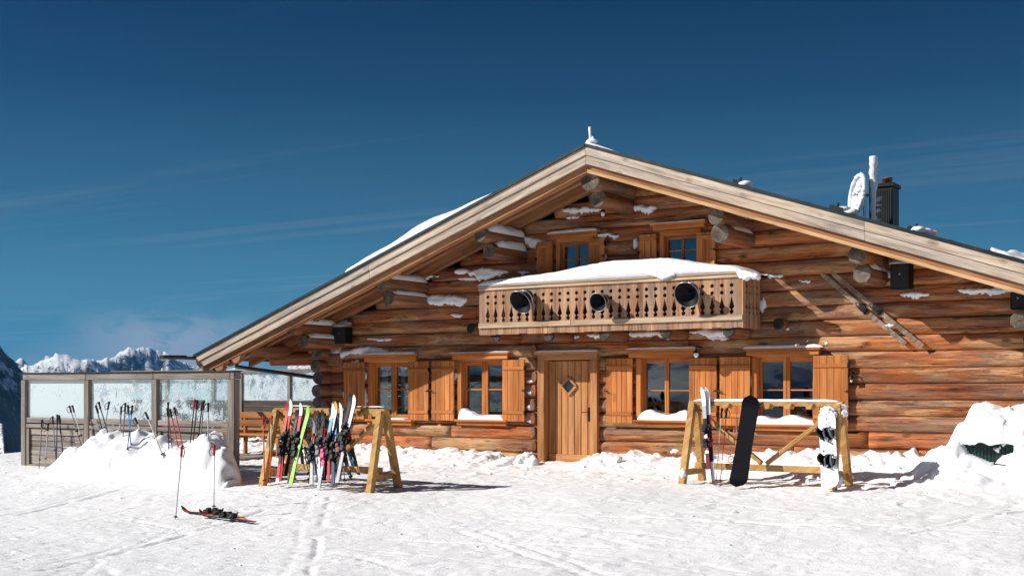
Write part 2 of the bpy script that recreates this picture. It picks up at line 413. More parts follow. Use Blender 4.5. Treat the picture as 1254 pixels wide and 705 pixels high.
def stamp(st):
    x0,x1,y0,y1=NEAR; D={}
    rnd=random.Random(5); L=list(TRK)
    for k in range(46):
        px=rnd.uniform(-60,1300); py=rnd.uniform(600,720); a=gnd(px,py)
        an=rnd.choice((rnd.gauss(.35,.25),rnd.gauss(2.7,.3),rnd.gauss(-.1,.2))); ln=rnd.uniform(.5,3.5)
        L.append((a,(a[0]+math.cos(an)*ln,a[1]+math.sin(an)*ln),rnd.uniform(.003,.009)))
    for a,b,dp in L:
        ln=math.hypot(b[0]-a[0],b[1]-a[1]); n=max(2,int(ln/.02)); nx_,ny_=-(b[1]-a[1])/ln,(b[0]-a[0])/ln
        ph=rnd.random()*50; wd=rnd.uniform(.035,.07)
        for i in range(n+1):
            u=i/n; wv=.06*MN.noise(Vector((u*ln*.8,ph,0))); gap=MN.noise(Vector((u*ln*1.7,ph,7)))
            if gap<-.25: continue
            cx_=a[0]+(b[0]-a[0])*u+nx_*wv; cy_=a[1]+(b[1]-a[1])*u+ny_*wv
            for q in range(-3,4):
                x=cx_+nx_*q*st*.8; y=cy_+ny_*q*st*.8; kk=(round((x-x0)/st),round((y-y0)/st)); t=abs(q)*st*.8
                v=-dp*max(0,1-t/wd)*2.0 if t<wd else dp*.5*max(0,1-(t-wd)/.05)
                if kk not in D or abs(v)>abs(D[kk]): D[kk]=v
    return D
def build_near():
    x0,x1,y0,y1=NEAR; st=.036; TD=stamp(st)
    nx=int((x1-x0)/st); ny=int((y1-y0)/st)
    vs=[];
    for j in range(ny+1):
        y=y0+(y1-y0)*j/ny
        for i in range(nx+1):
            x=x0+(x1-x0)*i/nx
            z=ground_h(x,y)+TD.get((i,j),0)
            ed=min(x-x0,x1-x,y-y0,y1-y)
            if ed<1: z=lerp(gbase(y)-.09,z,sstep(0,1,ed))
            vs.append((x,y,z))
    w=nx+1
    fs=[(j*w+i,j*w+i+1,(j+1)*w+i+1,(j+1)*w+i) for j in range(ny) for i in range(nx)]
    me=bpy.data.meshes.new('snow_ground'); me.from_pydata(vs,[],fs); me.materials.append(M['snowg'])
    me.polygons.foreach_set('use_smooth',[True]*len(fs)); me.update()
    o=bpy.data.objects.new('snow_ground',me); col.objects.link(o)
    tag(o,kind='structure')
build_near()
def az(px):                                  # world azimuth of a direction, used to lay out the ranges
    d=ray(px,YH); return math.atan2(d.y,d.x)
def rid(p,f,oct=8,g=.5):
    s=0;a=1;t=0
    for i in range(oct):
        n=1-abs(MN.noise(p*f+Vector((i*7.3,i*3.1,.5))))*1.9; n=max(0,n); s+=a*n*n; t+=a; a*=g; f*=2.07
    return s/t
def far_h(x,y,r,th):
    d=max(-13.2-x,y-18,x-70,-90-y,0)
    if d>0 and r<60: d=math.hypot(max(-13.2-x,x-70,0),max(y-18,-90-y,0))
    b=gbase(max(-90,min(18,y)))-.06
    if d<=0: return b
    fall=-(d*.5) if d<200 else -100-(d-200)*.28
    fall=max(fall,-520)
    p=Vector((x,y,0))
    z=b+fall*sstep(0,6,d)
    amp=sstep(60,1500,r)
    z+=amp*90*MN.fractal(p*.0016,1.0,2.1,7)
    k=sstep(5200,10500,r)
    if k>0:
        m=rid(p+Vector((MN.noise(p*.0004),MN.noise(p*.0004+Vector((9,9,9))),0))*700,.00026,10,.50)
        z+=k*(600+(m-.5)*900+45*math.sin(th*31)+70*MN.noise(p*.0002))
    # long dark flank coming down from the left, four kilometres away
    def pxo(px): return ((az(px)-th+math.pi)%(2*math.pi)-math.pi)*F
    o=pxo(-30)
    if -300<o<400 and 2200<r<7000:
        crest=270-3.4*max(0,o)-1.0*max(0,-o)*.3+70*(rid(p,.0012,7)-.4)*2
        z=max(z,crest-abs(r-4300)*.42+90*(rid(p,.0009,7)-.4))
    o=pxo(-10)
    if -400<o<120 and 500<r<2600:
        crest=-22-1.6*max(0,o)+26*(rid(p,.004,6)-.4)*2
        z=max(z,crest-abs(r-1300)*.30)
    return z
def build_far():
    a0,a1=az(440),az(-40)                    # fine sector (the azimuth grows to the left)
    ths=[]; t=a0
    while t<a1: ths.append(t); t+=R(.055)
    rest=2*math.pi-(a1-a0); k=260
    ths+= [a1+rest*i/k for i in range(k)]
    rs=[]; r=7.0
    while r<26000:
        rs.append(r); r*=1.045 if r<3000 else (1.02 if r<7000 else 1.009)
    vs=[(0,0,gbase(0)-.1)]
    for r in rs:
        for th in ths:
            x,y=r*math.cos(th),r*math.sin(th)
            vs.append((x,y,far_h(x,y,r,th)))
    n=len(ths); fs=[(0,1+i,1+(i+1)%n) for i in range(n)]
    for j in range(len(rs)-1):
        b=1+j*n
        for i in range(n):
            l=(i+1)%n; fs.append((b+i,b+n+i,b+n+l,b+l))
    me=bpy.data.meshes.new('mountain_terrain'); me.from_pydata(vs,[],fs); me.materials.append(M['terrain'])
    me.polygons.foreach_set('use_smooth',[True]*len(fs)); me.update()
    o=bpy.data.objects.new('mountain_terrain',me); col.objects.link(o)
    tag(o,kind='structure')
build_far()
def haze():
    mb=MB(); mb.b2(-27000,27000,-27000,27000,-900,HZTOP)
    t=NT('haze_air')
    v=t.n('ShaderNodeVolumePrincipled',inp={'Color':(.05,.34,.74,1),'Density':HAZE,'Anisotropy':.1})
    t.out(None,vol=v.outputs[0])
    o=mb.build('haze',t.m); tag(o,kind='stuff')
HAZE=2.1e-5; HZTOP=1400
haze()
# ================================================================= THE HUT
hut=thing('mountain_hut','low brown log hut with a wide snow-dusted gable roof, carved balcony and shuttered windows','hut')
OV=1.7
pr=P(717,176,-OV); pl=P(240,433,-OV); prr=P(1254,318,-OV)
RX,RZ=pr.x,pr.z
SL=(RZ-pl.z)/(RX-pl.x); SR=(RZ-prr.z)/(prr.x-RX)
EL=pl.x; ER=RX+(RX-EL)*1.0
def zr(x): return RZ-(SL*(RX-x) if x<RX else SR*(x-RX))
print('ridge',RX,RZ,'eave',EL,ER,SL,SR)
XL=PX(404,0); XR=PX(1262,0)
print('wall',XL,XR)
# ---- windows: pixel extents measured at the wall face
YC=-.17   # casing face
def wx(p,y=-.12): return PX(p,y)
def wz(px,py,y=-.12): return P(px,py,y).z
LOW=[ # panes l0,l1,r0,r1, ytop,ybot,ymun, header x0,x1,y0,y1, shutterL (x0,x1), shutterR, ys
 dict(p=(459,476.6,483,499),y=(449,507,476.7),h=(443,508.5,434,442),sl=(420.4,445.4,443.5,513),sr=(499.6,524.3,442.5,514.5)),
 dict(p=(569,587.6,595,614),y=(447,507,476.7),h=(550.6,621.6,432,439),sl=(528,555.5,441.7,514.5),sr=(615,642,440.4,515.7)),
 dict(p=(789,812,817,842.6),y=(444,507,478),h=(766.6,853,427.5,436.5),sl=(742,774,438.7,517.7),sr=(843.6,877.7,438,518.5)),
 dict(p=(931.4,957.3,965.8,993.5),y=(442.8,511.7,477.4),h=(910.5,1004,426.5,434),sl=(881,918.3,436.8,521),sr=(995.4,1038.5,435,523.3)),
]
UP=[
 dict(p=(688.5,703.5,705.8,720),y=(300.6,333,317),h=(670,730.6,287,292),sl=(656.6,676.4,296,338),sr=(721,740,291.7,336)),
 dict(p=(816,832.7,835,852),y=(291.7,323,306),h=(796,863,275,281),sl=(782.3,803.4,287,330),sr=(852.5,875.8,284,328)),
]
openings=[]   # x0,x1,z0,z1
def prep(w,up):
    p=w['p']; cx=(p[0]+p[3])/2
    w['x0']=wx(p[0]); w['x1']=wx(p[1]); w['x2']=wx(p[2]); w['x3']=wx(p[3])
    w['zt']=wz(cx,w['y'][0]); w['zb']=wz(cx,w['y'][1]); w['zm']=wz(cx,w['y'][2])
    m=.06 if not up else .05
    openings.append((w['x0']-m-.05,w['x3']+m+.05,w['zb']-m-.05,w['zt']+m+.05))
for w in LOW: prep(w,False)
zt=sum(w['zt'] for w in LOW)/4; zb=sum(w['zb'] for w in LOW)/4; zm=sum(w['zm'] for w in LOW)/4
print('lowz',[ (round(w['zb'],2),round(w['zt'],2)) for w in LOW])
for w in UP: prep(w,True)
print('upz',[ (round(w['zb'],2),round(w['zt'],2)) for w in UP])
DX0,DX1=wx(669),wx(725); DZ1=wz(697,441.7); DZ0=.06
openings.append((DX0-.06,DX1+.06,-.3,DZ1+.08))
print('door',DX0,DX1,DZ1)
# ---- log wall
LH=.262; Z0L=-.12
def profile(k,sides=18):
    out=[]
    for i in range(sides):
        t=2*math.pi*i/sides; c,s=math.cos(t),math.sin(t)
        e=.42
        out.append((math.copysign(abs(c)**e,c),math.copysign(abs(s)**.93,s)))
    return out
PROF=profile(0)
def logX(mb,x0,x1,z,y,hh,dd,seed,ends=True):
    n=max(2,int((x1-x0)/.16)); vs=[];fs=[]
    ns=len(PROF)
    for i in range(n+1):
        x=x0+(x1-x0)*i/n
        w1=.014*MN.noise(Vector((x*.5,seed*3.1,0))); w2=.016*MN.noise(Vector((x*.9,seed*5.7,4)))
        for k,(a,b) in enumerate(PROF):
            q=.013*MN.noise(Vector((x*2.2,seed*9.1+a*1.2,b*1.5)))+.006*MN.noise(Vector((x*8,seed+a*4,b*4)))
            sc=1+ .05*MN.noise(Vector((x*.35,seed*1.7,9)))
            vs.append((x,y+a*(dd+q)*sc+w1,z+b*(hh+q*.35)+w2*.4))
    for i in range(n):
        for k in range(ns):
            l=(k+1)%ns; fs.append((i*ns+k,(i+1)*ns+k,(i+1)*ns+l,i*ns+l))
    fs.append(tuple(range(ns))); fs.append(tuple(n*ns+k for k in range(ns-1,-1,-1)))
    mb.new().add(vs,fs)
mb=MB(); row=0; rows=[]
z=Z0L+LH/2
crossX=[PX(648,0),PX(738,0)]
while z<RZ-.5:
    zz_=z+.02*0
    top=z+.06
    # clip to gable (under the roofing)
    xl=RX-(RZ-.22-top)/SL; xr=RX+(RZ-.22-top)/SR
    xl=max(xl,XL-.12+.07*MN.noise(Vector((row*3.3,0,0)))); xr=min(xr,XR+.5)
    if xr-xl<.5: break
    cuts=[(a,b) for a,b,c,d in openings if c+.02<z<d-.02]
    cuts.sort(); segs=[]; cur=xl
    for a,b in cuts:
        if a>cur: segs.append((cur,a))
        cur=max(cur,b)
    segs.append((cur,xr))
    for a,b in segs:
        # occasional joints between logs in one course
        pts=[a,b]
        if b-a>5: pts=[a,a+(b-a)*random.uniform(.35,.65),b]
        for i in range(len(pts)-1):
            logX(mb,pts[i]+.004,pts[i+1]-.004,z+random.uniform(-.004,.004),random.uniform(-.012,.012),LH/2+.003,.122,row*1.37+i*.7+a)
    rows.append(z); z+=LH*random.uniform(.97,1.03); row+=1
mb.build('log_wall',M['log'],hut,smooth=True)
# corner stubs: crossing logs seen end-on
mb=MB(); me_=MB(); mr=MB(); mre=MB(); mc=MB(); mce=MB()
def stub(x,z,y0,y1,r,mbs,mbe,N=12,flat=1.0,ax=0.0):
    vs=[];off=random.random()*50
    rr=[r*(1+.10*MN.noise(Vector((math.cos(2*math.pi*k/N)*1.3,math.sin(2*math.pi*k/N)*1.3,off)))) for k in range(N)]
    ln=3
    for j in range(ln+1):
        y=y0+(y1-y0)*j/ln
        for k in range(N):
            t=2*math.pi*k/N
            vs.append((x+math.cos(t)*rr[k]*flat,y,z+math.sin(t)*rr[k]))
    fs=[]
    for j in range(ln):
        for k in range(N):
            l=(k+1)%N; fs.append((j*N+k,j*N+l,(j+1)*N+l,(j+1)*N+k))
    mbs.new().add(vs,fs)
    # weathered end face with a slightly raised uneven centre
    c=[(x+math.cos(2*math.pi*k/N)*rr[k]*flat,y0,z+math.sin(2*math.pi*k/N)*rr[k]) for k in range(N)]
    c2=[(x+math.cos(2*math.pi*k/N)*rr[k]*flat*.82,y0-.012-random.random()*.006,z+math.sin(2*math.pi*k/N)*rr[k]*.82) for k in range(N)]
    mbe.new().add(c+c2+[(x,y0-.016,z)],[(k,k+N,(k+1)%N+N,(k+1)%N) for k in range(N)]+[(N+k,2*N,N+(k+1)%N) for k in range(N)])
for i,zz_ in enumerate(rows):
    if zz_<zr(XL)-.35:
        stub(XL+.02+random.uniform(-.03,.03),zz_+LH*.5*(0 if i%2 else .1),-.34-random.uniform(0,.12),.6,.135,mb,me_,12,1.15)
    if zz_<zr(XR)-.35:
        stub(XR+.04,zz_+.03,-.24-random.uniform(0,.06),.6,.11,mr,mre)
    if zz_<2.3:
        stub(PX(652,-.2)+random.uniform(-.02,.02),zz_,-.15-random.uniform(0,.06),.3,.115,mc,mce,12,.55)
for a_,b_,e_ in ((mb,me_,M['logend']),(mr,mre,M['logend']),(mc,mce,M['logY'])):
    q=a_.build('crossing_log_ends',M['logY'],hut,smooth=True); b_.build('end_faces',e_,q)
# side and back walls, coarser
for X_ in (XL+.02,XR+.1):
    mb=MB()
    for i,zz_ in enumerate(rows):
        if zz_<zr(X_)-.2: mb.new().tube([(X_,.2,zz_),(X_,11,zz_)],.133,10)
    mb.build('side_wall',M['logY'],hut,smooth=True)
mb=MB(); mb.new().prismY([(XL,-.2),(XR,-.2),(XR,zr(XR)-.2),(RX,RZ-.2),(XL,zr(XL)-.2)],11,11.2)
mb.build('back_wall',M['logY'],hut)
# rooms behind: floor, partition and upper floor keep the interior dark
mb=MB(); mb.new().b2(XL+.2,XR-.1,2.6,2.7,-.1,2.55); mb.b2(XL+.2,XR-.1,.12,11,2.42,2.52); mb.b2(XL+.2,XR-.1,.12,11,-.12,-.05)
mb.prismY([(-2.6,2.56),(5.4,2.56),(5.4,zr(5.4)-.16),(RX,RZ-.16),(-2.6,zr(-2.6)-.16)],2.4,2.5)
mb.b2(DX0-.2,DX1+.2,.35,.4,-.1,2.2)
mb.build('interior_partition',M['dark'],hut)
# foundation strip
mb=MB(); mb.new().b2(XL-.05,XR+.1,-.06,.1,-.6,Z0L+.03); mb.build('foundation',M['logend'],hut)
# ---- windows
def window(w,up):
    x0,x1,x2,x3=w['x0'],w['x1'],w['x2'],w['x3']; zt,zb,zm=w['zt'],w['zb'],w['zm']
    c=.10 if not up else .085; s=.05 if not up else .03
    ox0,ox1,oz0,oz1=x0-s,x3+s,zb-s,zt+s
    mb=MB(); yf,yb=-.165,.14
    mb.new().b2(ox0-c,ox0,yf,yb,oz0-.05,oz1+.03); mb.new().b2(ox1,ox1+c,yf,yb,oz0-.05,oz1+.03)
    mb.mi=1
    mb.new().b2(ox0-c-.003,ox1+c+.003,yf+.012,yb,oz1+.031,oz1+.13)
    win=mb.build('window',[M['shutter'],M['shutterX']],hut,bevel=.006)
    hx0,hx1=wx(w['h'][0],-.25),wx(w['h'][1],-.25); hz1=wz(w['h'][0],w['h'][2],-.2); hz0=wz(w['h'][0],w['h'][3],-.2)
    mb=MB(); mb.new().b2(hx0,hx1,-.25,.02,hz1-.045,hz1+.0); mb.new().b2(hx0+.03,hx1-.03,-.215,.02,hz0-.02,hz1-.046)
    mb.build('window_header',M['shutterX'],win,bevel=.006)
    mb=MB(); mb.new().b2(ox0-c-.03,ox1+c+.03,-.235,.1,oz0-.055-.04,oz0-.053); mb.new().b2(ox0-c,ox1+c,-.185,.1,oz0-.17,oz0-.097)
    mb.build('window_sill',M['shutterX'],win,bevel=.006)
    ys=-.02
    mb=MB()
    for a,b in ((ox0,x0),(x1,(x1+x2)/2-.003),((x1+x2)/2+.003,x2),(x3,ox1)): mb.new().b2(a,b,ys-.03,ys+.03,oz0-.05,oz1+.03)
    mb.mi=1
    for a,b in ((x0,x1),(x2,x3)):
        mb.new().b2(a,b,ys-.028,ys+.03,oz0-.05,zb); mb.new().b2(a,b,ys-.028,ys+.03,zt,oz1+.03)
        mb.new().b2(a,b,ys-.02,ys+.02,zm-.012,zm+.012)
    mb.build('window_sash',[M['shutter'],M['shutterX']],win,bevel=.004)
    mb=MB(); mb.new().b2(x0,x1,ys-.002,ys+.006,zb,zt); mb.new().b2(x2,x3,ys-.002,ys+.006,zb,zt)
    mb.build('window_panes',M['glass'],win)
    if w is LOW[0]:
        mb=MB(); n=24; vs=[];fs=[]
        for (a,b) in ((x0-.02,x0+.16),(x2-.02,x2+.1)):
            bb=len(vs)
            for i in range(n+1):
                xx=a+(b-a)*i/n; yy=.12+.018*math.sin(i*1.3)
                vs+=[(xx,yy,zb-.02),(xx,yy,zt+.02)]
            fs+=[(bb+2*i,bb+2*i+2,bb+2*i+3,bb+2*i+1) for i in range(n)]
        mb.add(vs,fs); mb.build('curtain',M['curtain'],win)
    # shutters
    for key,sgn in (('sl',-1),('sr',1)):
        q=w[key]; a,b=wx(q[0],-.22),wx(q[1],-.22); zc=(q[0]+q[1])/2
        t1,t0=wz(zc,q[2],-.22),wz(zc,q[3],-.22)
        mb=MB(); n=max(2,round((b-a)/.115)); ya,yb_=-.215,-.185
        for i in range(n):
            u0=a+(b-a)*i/n; u1=a+(b-a)*(i+1)/n
            mb.new().b2(u0+.0015,u1-.0015,ya+random.uniform(-.002,.002),yb_,t0,t1)
        mb.mi=1
        H=t1-t0
        for f in (.145,.86):
            zc_=t0+H*f; mb.new().b2(a+.008,b-.008,-.232,-.211,zc_-.032,zc_+.032)
        sh=mb.build('shutter',[M['shutter'],M['shutterX']],hut,bevel=.004)
        mb=MB()
        hx=a if sgn<0 else b
        mb.tube([(hx-.01,-.2,t0+H*.5),(hx-.01,-.26,t0+H*.5),(hx+.05*-sgn,-.27,t0+H*.5)],.008,6)
        mb.ring((hx+.0,-.245,t0+H*.5),(0,1,0),.022,.006,10,5)
        mb.build('shutter_latch',M['iron'],sh)
        for f in (.145,.86):
            mb=MB(); mb.b2(hx-.012,hx+.012,-.22,-.175,t0+H*f-.04,t0+H*f+.04); mb.build('hinge',M['iron'],sh)
for w in LOW: window(w,False)
for w in UP: window(w,True)
# ---- door
df=MB()
fx0,fx1=wx(658,-.2),wx(731,-.2); fz1=wz(694,431,-.2)
df.new().b2(fx0,DX0-.005,-.20,.12,-.2,DZ1+.02); df.new().b2(DX1+.005,fx1,-.20,.12,-.2,DZ1+.02)
df.mi=1
df.new().b2(fx0,fx1,-.20,.12,DZ1+.021,fz1-.04); df.new().b2(fx0-.04,fx1+.04,-.25,.1,fz1-.039,fz1+.01)
door=MB()
n=7
for i in range(n):
    a=DX0+(DX1-DX0)*i/n; b=DX0+(DX1-DX0)*(i+1)/n
    vs=[(a+.003,-.02),(a+.012,-.03),(b-.012,-.03),(b-.003,-.02),(b-.003,.02),(a+.003,.02)]
    door.new(); m=len(vs)
    door.add([(x,y,.12) for x,y in vs]+[(x,y,DZ1) for x,y in vs],[(k,(k+1)%m,(k+1)%m+m,k+m) for k in range(m)]+[tuple(range(m-1,-1,-1)),tuple(range(m,2*m))])
door.mi=1
door.new().b2(DX0+.005,DX1-.005,-.05,-.031,.0,.13); door.new().b2(DX0-.02,DX1+.02,-.10,.1,-.12,-.0)
door.b2(DX0,DX1,-.0,.03,0,DZ1-.003)
do=door.build('door',[M['door'],M['doorhead']],hut,bevel=.003)
df.build('door_frame',[M['door'],M['doorhead']],do,bevel=.006)
dc=P(696.6,472.4,-.04); dd=.165
mb=MB()
for k in range(4):
    a=[(dd,0),(0,dd),(-dd,0),(0,-dd)][k]; b=[(dd,0),(0,dd),(-dd,0),(0,-dd)][(k+1)%4]
    mb.new().bar((dc.x+a[0],-.05,dc.z+a[1]),(dc.x+b[0],-.05,dc.z+b[1]),.045,.035,(0,1,0))
mb.build('diamond_frame',M['door'],do,bevel=.003)
mb=MB(); e=dd-.01
mb.add([(dc.x+e,-.038,dc.z),(dc.x,-.038,dc.z+e),(dc.x-e,-.038,dc.z),(dc.x,-.038,dc.z-e),(dc.x+e,-.033,dc.z),(dc.x,-.033,dc.z+e),(dc.x-e,-.033,dc.z),(dc.x,-.033,dc.z-e)],[(3,2,1,0),(4,5,6,7)]+[(k,(k+1)%4,(k+1)%4+4,k+4) for k in range(4)])
t=NT('door_glass'); p=t.n('ShaderNodeBsdfPrincipled',inp={'Base Color':(.01,.015,.018,1),'Roughness':.05,'Specular IOR Level':.8}); t.out(p.outputs[0])
mb.build('door_window',t.m,do)
hp=P(721,507,-.04); mb=MB()
mb.b2(hp.x-.018,hp.x+.018,-.045,-.028,hp.z-.13,hp.z+.13); mb.tube([(hp.x,-.04,hp.z+.04),(hp.x,-.09,hp.z+.04),(hp.x-.12,-.095,hp.z+.035)],.011,8)
mb.tube([(hp.x,-.05,hp.z-.07),(hp.x,-.06,hp.z-.07)],.012,8)
mb.build('door_handle',M['iron'],do,bevel=.002)
# ---- roof
def slope_beam(mb,xa,xb,off0,off1,y0,y1,seg=None):
    # strip below the roof line between offsets off0>off1 (metres under the metal top); split into boards
    xs=[xa,xb]
    if seg:
        n=max(1,int(abs(xb-xa)/seg)); xs=[xa+(xb-xa)*i/n for i in range(n+1)]
    for a,b in zip(xs,xs[1:]):
        g=.0015 if seg else 0
        a2=a+g;b2_=b-g
        mb.new().prismY([(a2,zr(a2)-off0),(b2_,zr(b2_)-off0),(b2_,zr(b2_)-off1),(a2,zr(a2)-off1)],y0,y1)
YB=11.6
mb=MB()
mb.new().prismY([(EL-.05,zr(EL-.05)),(RX,RZ+.004),(RX,RZ-.05),(EL-.05,zr(EL-.05)-.05)],-OV-.04,YB)
mb.new().prismY([(RX,RZ+.004),(ER+.05,zr(ER+.05)),(ER+.05,zr(ER+.05)-.05),(RX,RZ-.05)],-OV-.03,YB)
x=EL+.3
while x<ER:                                   # standing seams
    if abs(x-RX)>.2: mb.new().prismY([(x-.012,zr(x-.012)-.001),(x+.012,zr(x+.012)-.001),(x+.012,zr(x+.012)+.010),(x-.012,zr(x-.012)+.010)],-OV-.028,YB-.01)
    x+=.53
roof=mb.build('roof',M['metal'],hut)
# boarding under the metal: planks running along the slope direction are laid crosswise (Y)
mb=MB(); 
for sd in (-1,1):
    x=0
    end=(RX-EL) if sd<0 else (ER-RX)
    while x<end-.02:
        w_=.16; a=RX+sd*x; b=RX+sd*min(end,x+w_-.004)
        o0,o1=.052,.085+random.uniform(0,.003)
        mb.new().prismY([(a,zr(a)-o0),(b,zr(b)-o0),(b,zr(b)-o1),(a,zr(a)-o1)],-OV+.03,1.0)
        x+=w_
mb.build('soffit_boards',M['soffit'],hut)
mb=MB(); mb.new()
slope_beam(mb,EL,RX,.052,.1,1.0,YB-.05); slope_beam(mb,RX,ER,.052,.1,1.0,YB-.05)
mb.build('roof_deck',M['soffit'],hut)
# boards running down each slope: one material per side so that the grain follows the slope
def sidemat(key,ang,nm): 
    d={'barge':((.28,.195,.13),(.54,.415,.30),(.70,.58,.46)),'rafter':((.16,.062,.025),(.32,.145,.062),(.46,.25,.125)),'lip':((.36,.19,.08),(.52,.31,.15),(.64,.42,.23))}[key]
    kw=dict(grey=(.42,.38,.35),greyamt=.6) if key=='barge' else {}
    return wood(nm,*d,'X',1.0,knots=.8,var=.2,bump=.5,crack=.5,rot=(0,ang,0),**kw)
for sd,xa,xb,sl,nm in ((-1,EL,RX,SL,'left'),(1,RX,ER,-SR,'right')):
    ang=math.atan(sl)
    mB=sidemat('barge',ang,'barge_board_'+nm); mR=sidemat('rafter',ang,'rafter_'+nm); mL=sidemat('lip',ang,'lip_'+nm)
    mb=MB(); slope_beam(mb,xa,xb,.052,.195,-OV-.012,-OV+.028,3.9); mb.build('barge_board',mB,hut,bevel=.004)
    mb=MB(); slope_beam(mb,xa+(.0 if sd<0 else 0),xb,.197,.345,-OV+.012,-OV+.060,4.3); mb.build('barge_board',mB,hut,bevel=.004)
    xa2=xa+(.12 if sd<0 else 0); xb2=xb-(.12 if sd>0 else 0)
    mb=MB(); slope_beam(mb,xa2,xb2,.20,.475,-OV+.085,-OV+.24); rf=mb.build('rafter',mR,hut,bevel=.006)
    if sd>0:
        mb=MB(); slope_beam(mb,xa2,xb2,.43,.49,-OV+.055,-OV+.083,5.0); mb.build('rafter_lip',mL,rf,bevel=.003)
    for y in (-.95,-.32):
        mb=MB(); slope_beam(mb,xa2+.05,xb2-.05,.09,.32,y,y+.13); mb.build('rafter',mR,hut,bevel=.006)
# scalloped rafter tails at the left eave
mb=MB()
for k,xx in enumerate((EL+.55,EL+1.05)):
    pts=[(xx-.22,zr(xx-.22)-.44)]+[(xx+.17*math.cos(t),zr(xx)-.47-.12*math.sin(t)) for t in [math.pi*(1-i/8) for i in range(9)]]+[(xx+.22,zr(xx+.22)-.44)]
    mb.new().prismY(pts[::-1],-OV+.1,-OV+.22)
mb.build('rafter_tail',M['rafter'],hut,bevel=.004)
# ---- purlins
def purlin(px,py,rpx,yf,hewn=False,r=None,dark=False,flat=1.0,rot=0):
    c=P(px,py,yf); z=(c-CAM).dot(FWD); rr=rpx*z/F if r is None else r
    mb=MB(); N=18 if not hewn else 8; vs=[]; off=random.random()*40
    rk=[rr*(1+.07*MN.noise(Vector((math.cos(2*math.pi*k/N),math.sin(2*math.pi*k/N),off)))) for k in range(N)]
    Ls=10; y1=.35
    for j in range(Ls+1):
        y=yf+(y1-yf)*j/Ls
        for k in range(N):
            t=2*math.pi*(k+.5)/N+rot; q=1+.04*MN.noise(Vector((y*2,k*.5,off)))
            vs.append((c.x+math.cos(t)*rk[k]*flat*q,y,c.z+math.sin(t)*rk[k]*q))
    fs=[]
    for j in range(Ls):
        for k in range(N):
            l=(k+1)%N; fs.append((j*N+k,j*N+l,(j+1)*N+l,(j+1)*N+k))
    mb.new().add(vs,fs)
    o=mb.build('purlin',M['logY'],hut,smooth=not hewn,angle=None)
    mb=MB(); b=.93
    ring0=vs[:N]; ring1=[(c.x+(v[0]-c.x)*b,yf-.012,c.z+(v[2]-c.z)*b) for v in ring0]
    mb.new().add(ring0+ring1+[(c.x,yf-.014,c.z)],[(k,k+N,(k+1)%N+N,(k+1)%N) for k in range(N)]+[(N+k,2*N,N+(k+1)%N) for k in range(N)])
    mb.build('end_face',M['logend'] if not dark else M['iron'],o)
    return c,rr
PUR=[(723,221,13,-1.5,False),(732,243,11,-1.25,False),
 (588,287.5,9.0,-1.5,False),(599,307,9.5,-1.25,True),
 (465,346,9.5,-1.5,True),(476,365,9.0,-1.25,True),
 (356,401,9,-1.5,True),(371,418,8.5,-1.25,True),
 (302,428,8.5,-1.4,True),
 (877,265,10.5,-1.4,False),(882,285.5,12,-1.25,False),
 (1050,312,11.5,-1.3,False),(1056,335,12,-1.05,True),
 (1248,392,11,-1.1,True)]
PC=[purlin(*p) for p in PUR]
# wall plate log running under the left eave (visible between eave and corner)
mb=MB()
for (px0,px1,py,r) in ((335,420,440,.13),(300,420,424,.11)):
    a=P(px0,py,-.1); b=P(px1,py,-.1); logX(mb,a.x,b.x,(a.z+b.z)/2,-.1,r,r*.95,px0*.3)
mb.build('eave_log',M['log'],hut,smooth=True)
# ---- gutter and downpipe
mb=MB(); ge=P(238,435,-OV); gx=EL-.09; gz=zr(EL)-.06
N=8
for (ya,yb) in ((-2.55,YB),):
    vs=[];fs=[]
    for y in (ya,yb):
        for rad in (.07,.062):
            for k in range(N+1):
                t=math.pi+math.pi*k/N; vs.append((gx+math.cos(t)*rad,y,gz+math.sin(t)*rad))
    m=N+1
    for k in range(N):
        fs+=[(k,k+1,2*m+k+1,2*m+k),(m+k+1,m+k,3*m+k,3*m+k+1),(k,m+k,m+k+1,k+1)]
    fs+=[(0,2*m,3*m,m),(N,m+N,3*m+N,2*m+N)]
    mb.new().add(vs,fs)
mb.tube([(gx,-2.55,gz-.03),(gx,-1.9,gz-.02)],.045,8)
mb.build('gutter',M['blackp'],hut)
mb=MB(); a=P(289,446,-.5); b=P(388,462,-.3)
a=Vector((EL+.35,-.45,zr(EL+.35)-.30))
c1=P(289,447,-.45)
mb.tube([(gx,-.45,gz-.06),(gx+.04,-.45,gz-.14),c1-Vector((0,0,.03)),P(392,463,-.33),P(393,470,-.3),Vector((XL-.16,-.22,.3)),Vector((XL-.16,-.22,-.1))],.042,10)
mb.build('downpipe',M['blackp'],hut,smooth=True)
